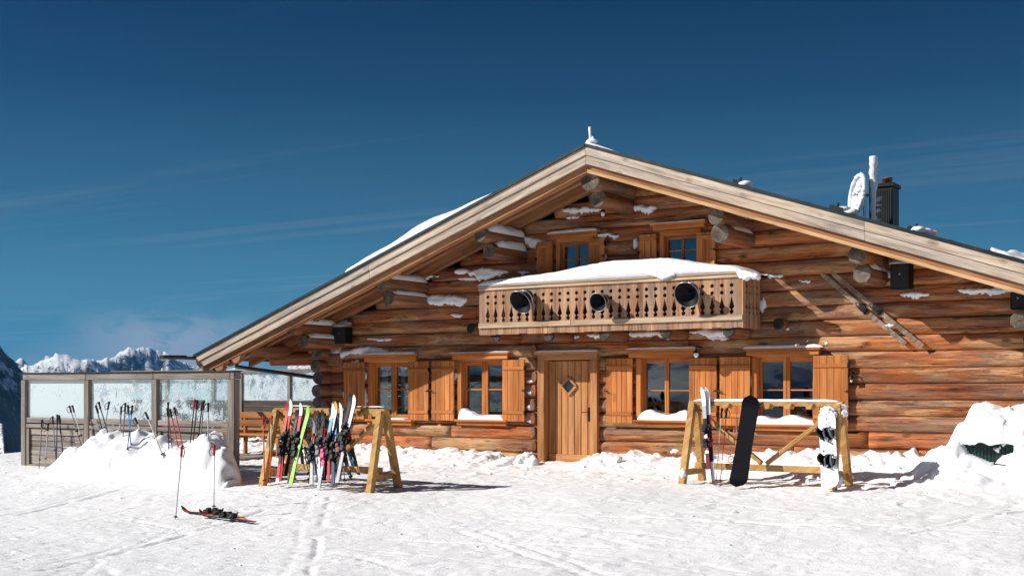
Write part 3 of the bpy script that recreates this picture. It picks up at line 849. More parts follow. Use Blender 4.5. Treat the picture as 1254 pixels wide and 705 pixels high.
# ---- balcony
BY=-.93
bx0,bx1=PX(588,BY),PX(908,BY)
zt_=(P(588,352,BY).z+P(908,336,BY).z)/2; zbL=P(588,410,BY).z; zbR=P(908,400.5,BY).z; zb_=(zbL+zbR)/2
print('balc',bx0,bx1,zt_,zb_,P(588,352,BY).z,P(908,336,BY).z,zbL,zbR)
bal=MB()
def cut(f,w):  # depth of the notch from the board edge at height fraction f (0 bottom..1 top)
    def circ(c,r):
        d=(f-c)*HB
        return math.sqrt(max(0,r*r-d*d))
    d=max(circ(.80,.033),circ(.665,.033),circ(.30,.036))
    if .34<f<.60: d=max(d,.046*((.60-f)/.21)**1.3+.003 if f>.39 else .046*max(0,(f-.33)/.06))
    return d*w
HB=zt_-zb_
def board(mb,p0,dirv,w,nrm,full=True,le=True,re=True):
    fr=[0,.20,.3-.036/HB]+[.30+.036/HB*math.sin(a) for a in (-1.1,-.6,0,.6,1.1)]+[.33,.345,.36,.39,.40,.44,.48,.52,.56,.60]+[.665+.033/HB*math.sin(a) for a in (-1.57,-1.1,-.6,0,.6,1.1,1.57)]+[.80+.033/HB*math.sin(a) for a in (-1.57,-1.1,-.6,0,.6,1.1,1.57)]+[1.0]
    fr=sorted(set(round(f,4) for f in fr))
    jb=random.uniform(-.008,.008)
    vs=[];n=len(fr)
    for s in (0,1):
        for f in fr:
            z=zb_+jb*(1-f)+HB*f; d=cut(f,1.0)+.0015
            a=Vector(p0)+dirv*(d if le else .0015)+nrm*(-.024*s); b=Vector(p0)+dirv*(w-(d if re else .0015))+nrm*(-.024*s)
            vs+=[(a.x,a.y,z),(b.x,b.y,z)]
    fs=[];o=2*n
    for i in range(n-1):
        fs+=[(2*i,2*i+1,2*i+3,2*i+2),(o+2*i+1,o+2*i,o+2*i+2,o+2*i+3),(2*i,2*i+2,o+2*i+2,o+2*i),(2*i+1,o+2*i+1,o+2*i+3,2*i+3)]
    fs+=[(0,o,o+1,1),(2*n-2,2*n-1,o+2*n-1,o+2*n-2)]
    mb.new().add(vs,fs)
nb=30; pw=(bx1-bx0)/nb
for i in range(nb): board(bal,(bx0+pw*i,BY,0),Vector((1,0,0)),pw,Vector((0,-1,0)),le=i>0,re=i<nb-1)
ns_=5; ps=(-.16-BY)/ns_
for i in range(ns_):
    board(bal,(bx1+.0255,BY+ps*i,0),Vector((0,1,0)),ps,Vector((1,0,0)),le=i>0)
    board(bal,(bx0-.0015,BY+ps*i,0),Vector((0,1,0)),ps,Vector((1,0,0)),le=i>0)
fl=MB()
x=bx0+.05
while x<bx1-.1: fl.new().b2(x,min(x+.14,bx1-.03),BY+.04,-.1,zb_+.10,zb_+.14); x+=.145
bo=fl.build('balcony',M['soffit'],hut)
bal.build('balustrade',M['balc'],bo)
mb=MB()
mb.new().b2(bx0-.02,bx0+2.0,BY-.035,BY-.001,zb_+.12,zb_+.21); mb.new().b2(bx0+2.006,bx1+.03,BY-.035,BY-.001,zb_+.12,zb_+.21)
mb.new().b2(bx0-.02,bx1+.04,BY-.03,BY-.0015,zt_-.055,zt_+.004); mb.new().b2(bx0-.03,bx1+.05,BY-.05,BY+.10,zt_+.006,zt_+.045)
mb.build('balcony_rail',M['balcX'],bo,bevel=.005)
mb=MB(); mb.new().b2(bx1-.03,bx1+.06,BY+.12,-.12,zt_+.006,zt_+.045); mb.new().b2(bx0-.03,bx0+.06,BY+.12,-.12,zt_+.006,zt_+.045)
mb.build('balcony_side_rail',M['balcX'],bo,bevel=.005)
for px in (606,672,740,815,892):
    c=PX(px,BY+.04); mb=MB(); e_=MB(); stub(c,zb_-.045,BY+.06,.3,.115,mb,e_,12)
    j=mb.build('balcony_joist',M['logY'],bo,smooth=True); e_.build('joist_end',M['darkend'],j)
for px,py in ((577,402),(953,397)):
    c=P(px,py,-.35); mb=MB(); e_=MB(); stub(c.x,c.z,-.36,.3,.10,mb,e_,12); j=mb.build('log_stub',M['logY'],hut,smooth=True); e_.build('stub_end',M['iron'],j)
# ---- chimney, ridge rod, snow guards
def on_roof(px,py,y):
    # x on plane y
    return P(px,py,y)
cy=1.6
ca=P(1069,250,cy); cb=P(1093,250,cy); ct=P(1084,229,cy).z
mb=MB(); zc0=zr(cb.x)-.3
mb.new().b2(ca.x,cb.x,cy,cy+.40,zc0,ct); 
for i in range(9):
    xx=ca.x+(cb.x-ca.x)*(i+.5)/9; mb.b2(xx-.006,xx+.006,cy-.008,cy+.01,zc0,ct-.05)
ch=mb.build('chimney',M['chim'],hut,bevel=.01)
mb=MB(); mb.b2(ca.x-.03,cb.x+.03,cy-.03,cy+.43,ct+.002,ct+.07); mb.build('chimney_cap',M['chim'],ch,bevel=.008)
mb=MB(); xm=(ca.x+cb.x)/2+.02; mb.lathe((xm,cy+.20,ct+.06),(0,0,1),[(0,.0),(0,.085),(.10,.085),(.10,.095),(.13,.095),(.13,.07),(.05,.06),(.05,0)],20); mb.build('chimney_pot',M['clay'],ch,smooth=True)
# ================================================================= SNOW LYING ON THE HUT
def inside(poly,x,y):
    c=False;n=len(poly);j=n-1
    for i in range(n):
        xi,yi=poly[i];xj,yj=poly[j]
        if (yi>y)!=(yj>y) and x<(xj-xi)*(y-yi)/(yj-yi)+xi: c=not c
        j=i
    return c
def edist(poly,x,y):
    return min(seg_d(x,y,poly[i],poly[(i+1)%len(poly)]) for i in range(len(poly)))
def plaster(mb,poly,y,thick,wid=.05,cell=.022,lean=0.0):
    """lump of snow stuck on the wall face: poly in (x,z), back at y, bulging towards -Y"""
    x0=min(p[0] for p in poly);x1=max(p[0] for p in poly);z0=min(p[1] for p in poly);z1=max(p[1] for p in poly)
    cell=max(cell,(x1-x0)/90)
    nx=max(3,int((x1-x0)/cell));nz=max(3,int((z1-z0)/cell*1.2)); idx={};vs=[];fs=[]
    off=random.random()*60
    def V(i,j):
        if (i,j) in idx: return idx[(i,j)]
        x=x0+(x1-x0)*i/nx; z=z0+(z1-z0)*j/nz
        ins=inside(poly,x,z); d=edist(poly,x,z) if ins else 0
        t=min(1,d/wid); q=thick*math.sqrt(max(0,1-(1-t)**2))
        q*=.8+.35*MN.noise(Vector((x*6,z*6,off))); q+=.008*MN.noise(Vector((x*22,z*22,off)))*t
        q*=1+lean*(1-j/nz)
        vs.append((x,y-q,z)); idx[(i,j)]=len(vs)-1; return len(vs)-1
    for i in range(nx):
        for j in range(nz):
            xc=x0+(x1-x0)*(i+.5)/nx; zc=z0+(z1-z0)*(j+.5)/nz
            if inside(poly,xc,zc): fs.append((V(i,j),V(i+1,j),V(i+1,j+1),V(i,j+1)))
    # closing skirt at the back
    from collections import Counter
    cnt={}
    for f in fs:
        for a,b in zip(f,f[1:]+f[:1]):
            k=(min(a,b),max(a,b)); cnt.setdefault(k,[]).append((a,b))
    bk={}
    def B(a):
        if a not in bk: bk[a]=len(vs); vs.append((vs[a][0],y+.03,vs[a][2]))
        return bk[a]
    for k,l in cnt.items():
        if len(l)==1: a,b=l[0]; fs.append((b,a,B(a),B(b)))
    if fs: mb.new().add(vs,fs)
def rough_patch(cx,cy,w,h,y=-.13,ragged=.25,tail=0):
    # irregular lens in pixels: flat along the log seam on top, ragged under
    n=34; pts=[]; s=random.random()*90
    top=[];bot=[]
    for i in range(n+1):
        u=i/n; env=math.sin(math.pi*u)**.5
        t_=h*.5*env*(.55+.5*MN.noise(Vector((u*4,s,0)))+.3*MN.noise(Vector((u*11,s,5))))
        b_=h*.5*env*(.9+.9*MN.noise(Vector((u*3.1,s,9)))+ragged*1.6*MN.noise(Vector((u*15,s,2))))
        top.append((cx-w/2+w*u,cy-max(.15,t_)+tail*(u-.5)*h)); bot.append((cx-w/2+w*u,cy+max(.15,b_)+tail*(u-.5)*h))
    pp=top+bot[::-1]
    return [(P(a,b,y).x,P(a,b,y).z) for a,b in pp]
mb=MB()
WP=[(712,256,46,9),(788,254,28,9),(590,333,62,12),(545,366,50,12),(516,338,40,5),(572,341,22,4),(502,341,20,4),
 (640,297,62,13),(440,430,66,13),(405,500,9,30),(424,480,9,16),(418,395,20,6),(1120,360,34,8),(1208,355,66,9),(1084,334,24,10),
 (933,371,9,16),(946,337,22,6),(800,408,62,9),(870,407,62,9),(742,410,44,7),(700,412,20,5),(650,466,11,5),(650,480,12,5),(652,497,14,8),(650,515,12,5),
 (447,459,6,12),(558,459,5,13),(920,463,9,26),(447,490,6,26),(744,288,26,6),(738,314,7,20),(822,402,18,5),(465,415,30,5),(434,443,9,7),
 (826,552,12,7),(1012,420,5,5),(600,437,20,5),(665,298,14,5),(778,296,6,16),(960,402,14,6),(640,333,14,5),(1232,352,30,6),(985,344,14,4),(560,385,18,4),(700,266,16,4),(880,414,20,4)]
for cx_,cy_,w_,h_ in WP: plaster(mb,rough_patch(cx_,cy_,w_*1.1,h_*(1.45 if w_>24 else 1.25),ragged=.34),-.105,.10 if w_>24 else .07,.06)
o=mb.build('snow_on_log_wall',M['snow'],smooth=True); tag(o,kind='stuff')
def cap(mb,x0,x1,y0,y1,z,hf,n=40,m=8,over=.03):
    """snow lying on a flat ledge: height hf(u) with rounded edges"""
    vs=[];fs=[];off=random.random()*70
    for i in range(n+1):
        u=i/n
        for j in range(m+1):
            v=j/m; e=min(1,4*min(u,1-u)*max(1,(x1-x0)/.6)); ev=math.sin(math.pi*min(1,max(0,(v*.85+.15)))) if True else 1
            ey=math.sqrt(max(0,1-(1-min(1,v*3.0))**2))
            x=x0+(x1-x0)*u; y=y0+(y1-y0)*v
            h=hf(u)*ey*math.sqrt(max(0,1-(1-min(1,e))**2))*(1+.18*MN.noise(Vector((x*5,y*5,off)))+.07*MN.noise(Vector((x*16,y*16,off))))
            yy=y-(over*math.sin(math.pi*min(1,v*3))*(.5+MN.noise(Vector((x*7,off,3)))) if v<.34 else 0)
            vs.append((x,yy,z+h))
    w=m+1
    for i in range(n):
        for j in range(m): fs.append((i*w+j,(i+1)*w+j,(i+1)*w+j+1,i*w+j+1))
    b=len(vs)
    for i in range(n+1):
        x=x0+(x1-x0)*i/n; vs+=[(x,y0,z-.003),(x,y1,z-.003)]
    for i in range(n):
        fs.append((i*w,b+2*i,b+2*i+2,(i+1)*w)); fs.append((i*w+m,(i+1)*w+m,b+2*i+3,b+2*i+1)); fs.append((b+2*i,b+2*i+1,b+2*i+3,b+2*i+2))
    fs.append(tuple(range(m,-1,-1))+(b,b+1)); fs.append(tuple(n*w+j for j in range(m+1))+(b+2*n+1,b+2*n))
    mb.new().add(vs,fs)
mb=MB()
for w,hh in ((LOW[0],.05),(LOW[1],.015),(LOW[3],.05),(LOW[2],.03),(UP[0],.055),(UP[1],.02)):
    a,b=wx(w['h'][0],-.25),wx(w['h'][1],-.25); z_=wz(w['h'][0],w['h'][2],-.2)
    cap(mb,a-.01,b+.01,-.26,-.06,z_+.001,lambda u:hh,30,6,.02)
def sill(w,f,u0=0,u1=1):
    a,b=w['x0']-.09,w['x3']+.09; L=b-a
    cap(mb,a+L*u0,a+L*u1,-.23,-.035,w['zb']-.152+.05,f,40,8,.03)
sill(LOW[1],lambda u:.06+.22*max(0,1-u*2.4)+.04*u); sill(LOW[2],lambda u:.13+.04*math.sin(u*9)); sill(LOW[3],lambda u:.12+.04*math.sin(u*11+1)); sill(LOW[0],lambda u:.03,.5,.9)
cap(mb,fx0-.04,fx1+.04,-.25,-.08,fz1+.011,lambda u:.035,30,6,.01)
o=mb.build('snow_on_ledges',M['snow'],smooth=True); tag(o,kind='stuff')
# balcony: deep snow filling it
mb=MB(); n,m=90,16; vs=[];fs=[]
PROF_B=[(588,350),(600,345),(640,339),(690,333),(720,326),(745,321),(790,318),(820,317),(850,320),(885,325),(905,326),(930,334),(936,342)]
xa,xb=bx0-.02,PX(934,BY)
xb=bx1+.16
prof=[(P(a,b,BY+.35).x if True else 0,P(a,b,BY+.35).z) for a,b in PROF_B]
def ph(x):
    if x<=prof[0][0]: return prof[0][1]
    for (a,za),(b,zb2) in zip(prof,prof[1:]):
        if x<=b: return lerp(za,zb2,(x-a)/(b-a))
    return prof[-1][1]
for i in range(n+1):
    u=i/n; x=xa+(xb-xa)*u
    for j in range(m+1):
        v=j/m; y=BY-.055+( -.14-(BY-.055))*v
        e=min(1,u/.03,(1-u)/.03); e=math.sqrt(max(0,1-(1-e)**2)); ev=min(1,v/.40); ev=math.sqrt(max(0,1-(1-ev)**2))
        top=max(ph(x)-zt_-.045,.02)
        h=top*(.12+.88*ev)*e*(1+.06*MN.noise(Vector((x*1.8,y*2,1)))) if v>0 else 0
        h+=.012*MN.noise(Vector((x*9,y*9,3)))*ev
        yy=y-(.03+.04*MN.noise(Vector((x*3,0,3))))*math.sin(math.pi*min(1,v/.3)) if v<.3 else y
        droop=0
        if u>.965: droop=-.10*(u-.965)/.035*(.6+MN.noise(Vector((y*9,2,2))))
        vs.append((x,yy,zt_+.046+max(0,h)+droop))
w_=m+1
for i in range(n):
    for j in range(m): fs.append((i*w_+j,(i+1)*w_+j,(i+1)*w_+j+1,i*w_+j+1))
b0=len(vs)
for i in range(n+1):
    x=xa+(xb-xa)*i/n; dr=-.12-.10*max(0,MN.noise(Vector((x*6,5,5)))) if i/n>.965 else 0
    vs+=[(x,BY-.05,zt_+.044+dr),(x,-.14,zt_+.044)]
for i in range(n):
    fs+=[(i*w_,b0+2*i,b0+2*i+2,(i+1)*w_),(i*w_+m,(i+1)*w_+m,b0+2*i+3,b0+2*i+1)]
fs.append(tuple(range(m,-1,-1))+(b0,b0+1)); fs.append(tuple(n*w_+j for j in range(m+1))+(b0+2*n+1,b0+2*n))
mb.add(vs,fs)
# dangling lump at the right corner
plaster(mb,[(PX(a,BY-.03),P(a,b,BY-.03).z) for a,b in [(784,334),(800,333),(830,335),(826,338),(815,342),(812,343),(806,340),(795,337)]],BY-.052,.04,.03)
plaster(mb,[(PX(a,BY),P(a,b,BY).z) for a,b in [(906,330),(918,332),(926,335),(932,336),(931,343),(920,341),(916,344),(912,343),(908,338)]],BY-.04,.07,.04)
o=mb.build('snow_on_balcony',M['snow'],smooth=True); tag(o,kind='stuff')
# purlin snow
mb=MB()
def purcap(c,rr,y0,y1,h,dx=0,drape=.7):
    n=16;m=9;vs=[];fs=[];off=random.random()*50
    for i in range(n+1):
        y=y0+(y1-y0)*i/n; e=min(1,i/2.5,(n-i)/2.0+.25)
        for j in range(m+1):
            t=math.pi*(.5+drape*.5)-math.pi*drape*j/m; s=math.sin(math.pi*j/m)
            q=rr*1.01+h*e*(s**.6)*(1+.5*MN.noise(Vector((y*4,j*.5,off))))
            vs.append((c.x+math.cos(t)*q+dx,y,c.z+math.sin(t)*q))
    w=m+1
    for i in range(n):
        for j in range(m): fs.append((i*w+j,i*w+j+1,(i+1)*w+j+1,(i+1)*w+j))
    fs.append(tuple(range(m,-1,-1))); fs.append(tuple(n*w+j for j in range(m+1)))
    mb.new().add(vs,fs)
for i,(h,y0) in {2:(.12,-1.38),3:(.13,-1.1),4:(.10,-1.4),5:(.05,-1.2),6:(.08,-1.35),7:(.05,-1.15),9:(.05,-1.0),10:(.05,-.95),11:(.05,-1.0),12:(.06,-.9),0:(.05,-1.1)}.items():
    c,rr=PC[i]; purcap(c,rr*.97,y0,-.12,h,.0,.62)
o=mb.build('snow_on_purlins',M['snow'],smooth=True); tag(o,kind='stuff')
# roof snow on the left slope (thin sheet with a ragged lower end) and the ridge, plus the drift far down the right slope
def roofsnow(mb,xa,xb,y0,y1,hf,nx=120,ny=40):
    vs=[];fs=[]
    for i in range(nx+1):
        x=xa+(xb-xa)*i/nx
        for j in range(ny+1):
            y=y0+(y1-y0)*(j/ny)**1.8
            edge=.05*MN.noise(Vector((x*2.2,0,7)))+.03*MN.noise(Vector((x*9,0,7))) if j==0 else 0
            u=i/nx; e=min(1,u/.02,(1-u)/.02); ev=min(1,(y-y0)/.12+.0); ev=math.sqrt(max(0,1-(1-ev)**2)); e=math.sqrt(max(0,1-(1-e)**2))
            h=hf(x,y)*e*ev*(1+.15*MN.noise(Vector((x*1.5,y*1.5,2)))+.05*MN.noise(Vector((x*6,y*6,2))))
            yy=y+edge-.02
            dx=.05*MN.noise(Vector((y*3,1,1))) if i in(0,nx) else 0
            vs.append((x+dx,yy,zr(x)+.004+(max(0,h) if h>.004 else -.02)))
    w=ny+1
    for i in range(nx):
        for j in range(ny): fs.append((i*w+j,(i+1)*w+j,(i+1)*w+j+1,i*w+j+1))
    mb.new().add(vs,fs)
mb=MB()
sx0=PX(421,-OV); sx1=PX(628,-OV)
roofsnow(mb,sx0,sx1,-OV+.02,8,lambda x,y:.15+.04*math.sin(x*2.1)+.02*math.sin(x*5)-.09*max(0,(x-sx1+1.5)/1.5))
roofsnow(mb,RX-.45,RX+.55,-OV+.03,9,lambda x,y:max(.0,.04*(1-abs(x-RX)/.55))+.008,20,30)
roofsnow(mb,EL+.1,sx0-.2,1.5,10,lambda x,y:.05+.03*math.sin(x*3+y),60,30)
roofsnow(mb,PX(1208,3.4),ER-.1,3.4,10.5,lambda x,y:.24+.14*MN.noise(Vector((x*1.3,y*1.1,0)))+.10*MN.noise(Vector((x*4,y*4,0))),60,50)
for k in range(14):
    xx=PX(random.uniform(965,975),-.3); 
o=mb.build('snow_on_roof',M['snow'],smooth=True); tag(o,kind='stuff')
# snow guards / brackets on the roof, a part each
for px,y in ((905,-1.2),(1024,-1.2),(1120,-1.0),(351,-1.3),(770,.5)):
    x=PX(px,y); mb=MB(); mb.bar((x-.10,y,zr(x-.1)+.05),(x+.10,y,zr(x+.1)+.05),.05,.06); mb.tube([(x+.02,y,zr(x)),(x+.03,y,zr(x)+.13)],.02,6)
    mb.build('snow_guard',M['metal'],hut,bevel=.004)
mb=MB()
for px,y in ((912,-1.2),(1124,-1.0),(1131,-.9),(1138,-.8),(1040,-.9),(1030,-.9)):
    x=PX(px,y); mb.new().blob((x,y,zr(x)+.05),.09,2,.4,3,(1.6,1,.6))
o=mb.build('snow_on_roof_brackets',M['snow'],smooth=True); tag(o,kind='stuff')
c=P(717,176,-OV+.1)
mb=MB(); mb.tube([(RX,-OV+.15,RZ),(RX,-OV+.15,RZ+.30)],.018,8); mb.b2(RX-.04,RX+.04,-OV+.10,-OV+.2,RZ,RZ+.05)
rod=mb.build('ridge_rod',M['alu'],hut)
mb=MB(); mb.tube([(RX,-OV+.15,RZ+.02),(RX+.01,-OV+.15,RZ+.15),(RX,-OV+.15,RZ+.31)],[.03,.022,.03],8); mb.blob((RX+.05,-OV+.15,RZ+.10),.045,2,.5,3); mb.blob((RX+.03,-OV+.15,RZ+.06),.07,2,.4,3,(1.5,1,.6))
mb.build('rime_crust',M['rime'],rod,smooth=True)
# ================================================================= ANTENNA
cym=1.0
ma=P(1066.5,262,cym); mt=P(1066.5,192,cym)
an=thing('antenna_mast','rime-covered white antenna mast rising left of the black chimney','antenna',(ma.x,cym,zr(ma.x)))
mb=MB(); mb.tube([(ma.x,cym,zr(ma.x)-.05),(ma.x,cym,mt.z)],.03,8); mb.build('mast',M['iron'],an)
mb=MB()
pts=[];rr=[]
for i in range(30):
    u=i/29; pts.append((ma.x+.045+.02*MN.noise(Vector((u*6,0,0))),cym-.01,zr(ma.x)+(mt.z-zr(ma.x))*u)); rr.append(.035+.03*u+.03*abs(MN.noise(Vector((u*23,2,0)))))
mb.tube(pts,rr,9)
for k in range(16):
    u=random.random(); z_=zr(ma.x)+(mt.z-zr(ma.x))*u; mb.tube([(ma.x+.05,cym,z_),(ma.x+.05+random.uniform(.06,.14),cym,z_+random.uniform(-.02,.04))],[.03,.008],6)
mb.build('rime_crust',M['rime'],an,smooth=True)
dcn=P(1054.5,239,cym-.1); dr=.33
di=thing('satellite_dish','round satellite dish caked in white rime left of the chimney','satellite dish',(dcn.x,cym-.1,zr(dcn.x)))
axd=Vector((-.72,-.35,.18)).normalized()
axd=(RIGHT*-.93+FWD*-.06+Vector((0,0,.12))).normalized()
mb=MB(); prof_=[(0.10*(r_/dr)**2-.02,r_) for r_ in [dr*i/8 for i in range(9)]]
mb.lathe(dcn,axd,prof_,32); mb.lathe(dcn,axd,[(h-.03,r_) for h,r_ in prof_][::-1],32); mb.build('dish_reflector',M['rime'],di,smooth=True)
mb=MB(); mb.ring(dcn+axd*.075,axd,dr,.035,40,6); 
for k in range(50):
    t=random.random()*6.28; u=axd.orthogonal().normalized(); w_=axd.cross(u); q=dcn+axd*.07+(u*math.cos(t)+w_*math.sin(t))*dr
    mb.blob(q,.045,1,.5,3)
for k in range(26):
    t=random.random()*6.28; r_=random.random()*dr*.9; u=axd.orthogonal().normalized(); w_=axd.cross(u); q=dcn+axd*.02+(u*math.cos(t)+w_*math.sin(t))*r_
    mb.blob(q,.05,1,.5,3)
mb.build('rime_crust',M['rime'],di,smooth=True)
mb=MB(); mb.tube([dcn,dcn+axd*.12],.014,6); mb.blob(dcn+axd*.12,.04,1,.1); mb.tube([dcn-axd*.03,(ma.x,cym,dcn.z)],.025,6); mb.tube([dcn-axd*.05,(dcn.x+.05,cym-.05,zr(dcn.x))],.025,6); mb.build('dish_arm',M['alu'],di)
# ================================================================= LOUDSPEAKERS
def speaker(px,py,rpx,lab,aim):
    c=P(px,py,BY-.30); r=rpx*(c-CAM).dot(FWD)/F
    o=thing('loudspeaker',lab,'loudspeaker',(c.x,BY-.05,c.z),'horn loudspeakers on the balcony')
    ax=(RIGHT*aim[0]-FWD*aim[1]+Vector((0,0,aim[2]))).normalized()
    mb=MB(); prof=[(-.30,.0),(-.30,r*.38),(-.20,r*.42),(-.16,r*.55),(-.06,r*.86),(0,r),(.008,r*1.0),(-.01,r*.93),(-.08,r*.6),(-.17,r*.25),(-.17,0)]
    mb.lathe(c,ax,prof,32); mb.build('horn',M['black'],o,smooth=True)
    mb=MB(); mb.ring(c+ax*.002,ax,r*1.0,.006,36,6); mb.build('horn_rim',M['alu'],o,smooth=True)
    mb=MB(); mb.tube([c-ax*.08,c-ax*.16],[r*.08,r*.12],10); mb.build('driver',M['black'],o,smooth=True)
    mb=MB(); b=c-ax*.22; mb.ring(c-ax*.17,ax,r*.66,.012,24,6)
    mb.tube([b,(b.x,BY-.03,b.z-.05)],.016,6); mb.b2(b.x-.04,b.x+.04,BY-.04,BY-.028,b.z-.12,b.z+.02); mb.build('bracket',M['alu'],o)
speaker(637,370,15.5,'tilted horn loudspeaker at the left end of the carved balcony',(-.55,.62,-.52))
speaker(732,370,11.5,'smallest horn loudspeaker at the middle of the carved balcony',(-.55,.74,-.30))
speaker(841,361,16.5,'largest horn loudspeaker near the right end of the carved balcony',(-.50,.72,-.42))
# ================================================================= BOXES AND LAMPS ON THE WALL
def wallbox(x0,x1,y0,y1,lab,dep,pl):
    a=P(x0,y0,pl); b=P(x1,y1,pl)
    o=thing('speaker_box',lab,'speaker box',((a.x+b.x)/2,pl,b.z),'black box speakers on the log wall')
    mb=MB(); mb.b2(a.x,b.x,pl,pl+dep,b.z,a.z); mb.build('cabinet',M['black'],o,bevel=.012)
    mb=MB(); mb.b2(a.x+.02,b.x-.02,pl-.008,pl-.001,b.z+.02,a.z-.02); mb.build('grille',simple('speaker_grille',(.02,.02,.022),.7,.3,.8,250,.5),o)
    mb=MB(); mb.tube([((a.x+b.x)/2,pl+dep,(a.z+b.z)/2),((a.x+b.x)/2,-.1,(a.z+b.z)/2)],.02,6); mb.b2((a.x+b.x)/2-.012,(a.x+b.x)/2+.012,pl-.014,pl-.009,(a.z+b.z)/2-.012+.03,(a.z+b.z)/2+.012+.03); mb.build('mount',M['alu'],o)
    m2=MB(); cap(m2,a.x-.01,b.x+.01,pl-.01,pl+dep,a.z+.001,lambda u:.05,14,6,.01); s=m2.build('snow_on_speaker_box',M['snow'],smooth=True); tag(s,kind='stuff')
wallbox(408,423.5,400,420,'black box speaker under the left roof slope, capped with snow',.22,-.42)
wallbox(1090,1114,323,353,'black box speaker under the right roof slope beside the hanging skis',.24,-.50)
wallbox(1237,1256,357,378,'black box speaker at the right edge under the roof',.22,-.55)
def lamp(px,py,lab,r=4,y=-.3):
    c=P(px,py,y); s=(c-CAM).dot(FWD)/F
    o=thing('wall_lamp',lab,'lamp',(c.x,y,c.z),'small wall lamps')
    mb=MB(); mb.tube([(c.x,-.1,c.z+.13),(c.x,y-.02,c.z+.14),(c.x,y-.02,c.z+.05)],.012,6); mb.lathe((c.x,y-.02,c.z+.03),(0,0,1),[(.05,.0),(.05,.02),(0,.05),(-.004,.05)],14); mb.build('lamp_arm',M['iron'],o)
    mb=MB(); mb.blob((c.x,y-.02,c.z),r*s,2,.05,1,(1,1,1.3)); mb.build('bulb',M['bulb'],o,smooth=True)
lamp(739,262,'small white lamp under the ridge log ends',2.6)
lamp(853,434,'small icy lamp at the header right of the middle window',3.2)
lamp(1043,466,'tiny pale lamp on the logs right of the last shutter',1.6,-.2)
# ================================================================= OLD SKIS ON THE WALL
def oldski(p,q,lab,k):
    a=P(p[0],p[1],-.19-.02*k); b=P(q[0],q[1],-.19-.02*k)
    o=thing('wooden_ski',lab,'old ski',tuple(b),'pair of old wooden skis')
    d=(b-a); L=d.length; d.normalize(); nrm=Vector((0,-1,0)); sd=d.cross(nrm).normalized()
    mb=MB(); n=24; vs=[];fs=[]
    for i in range(n+1):
        u=i/n; w=.042*(1-.12*math.sin(math.pi*u)); 
        if u<.06: w*=math.sqrt(u/.06)+.03
        t=.011+.008*math.sin(math.pi*u); lift=.10*max(0,(.10-u)/.10)**2+.03*math.sin(math.pi*u)
        c=a+d*L*u+nrm*lift
        for s,tt in ((-1,-1),(1,-1),(1,1),(-1,1)): vs.append(c+sd*w*s+nrm*t*tt*.5)
    for i in range(n):
        for e in range(4): fs.append((i*4+e,i*4+(e+1)%4,(i+1)*4+(e+1)%4,(i+1)*4+e))
    fs+=[(3,2,1,0),(n*4,n*4+1,n*4+2,n*4+3)]
    mb.new().add(vs,fs); mb.build('ski_blade',M['oldski'],o,bevel=.003)
    mb=MB(); c=a+d*L*.52+nrm*.04
    M3=Matrix((d,sd,nrm)).transposed()
    mb.box(c,(.16,.10,.03),M3); mb.tube([c+d*.06-sd*.055,c+d*.02+nrm*.05,c+d*.06+sd*.055],.012,6); mb.tube([c-d*.1-sd*.04,c-d*.16+nrm*.04,c-d*.1+sd*.04],.008,6)
    mb.build('binding',M['iron'],o)
oldski((1006,335),(1109,421),'old wooden ski hung diagonally on the logs, left one of the crossed pair',0)
oldski((1019,334),(1130,424),'old wooden ski hung diagonally on the logs, right one with snow on it',1)
mb=MB(); plaster(mb,rough_patch(1090,398,11,5,-.24),-.235,.03,.02); s=mb.build('snow_on_old_ski',M['snow'],smooth=True); tag(s,kind='stuff')
# ================================================================= FENCE (wind break) left of the hut
FY=-4.8
fpx=[32,109,192,286]
fX=[PX(p,FY) for p in fpx]
fZt=[P(fpx[0],460,FY).z,P(fpx[3],452,FY).z]; ftop=sum(fZt)/2
fz0=gbase(FY)
print('fence',fX,fZt,fz0)
fence=thing('glass_wind_fence','weathered timber wind fence with three frost-covered glass panels, left of the hut','fence',(fX[0],FY,fz0))
rail1=P(150,511,FY).z; glass_b=P(150,513,FY).z; rail2a=P(150,526,FY).z; pan_b=P(100,558,FY).z
for i,x in enumerate(fX):
    w=.15 if i<3 else .17
    mb=MB(); mb.b2(x-w/2,x+w/2,FY-.07,FY+.07,fz0-.3,ftop-.13); mb.build('fence_post',M['fenceZ'],fence,bevel=.01)
mb=MB()
for a,b in zip(fX,fX[1:]): mb.new().b2(a+.0,b-.004,FY-.085,FY+.085,ftop-.127,ftop)
mb.new().b2(fX[3]+.001,fX[3]+.10,FY-.085,FY+.085,ftop-.127,ftop)
mb.build('top_rail',M['fence'],fence,bevel=.01)
mb=MB(); mb.b2(fX[0]-.05,fX[3]+.1,FY-.11,FY+.11,ftop+.001,ftop+.02); mb.build('rail_flashing',M['blackp'],fence)
for a,b in zip(fX,fX[1:]):
    mb=MB(); mb.b2(a+.085,b-.09,FY-.006,FY+.006,glass_b,ftop-.128); mb.build('glass_panel',M['frost'],fence)
mb=MB()
for a,b in zip(fX,fX[1:]):
    a+=.078;b-=.088
    z_=glass_b-.002
    mb.new().b2(a,b,FY-.05,FY+.05,z_-.10,z_); mb.new().b2(a,b,FY-.06,FY+.04,z_-.20,z_-.125); mb.new().b2(a+.02,b-.02,FY-.02,FY+.02,z_-.34,z_-.215)
    z2=z_-.36
    while z2>fz0+.02:
        mb.new().b2(a+.02,b-.02,FY-.015,FY+.015,z2-.095,z2); z2-=.105
    mb.new().b2(a,b,FY-.05,FY+.05,fz0-.05,fz0+.04)
mb.build('board_panel',M['fence'],fence,bevel=.006)
mb=MB()
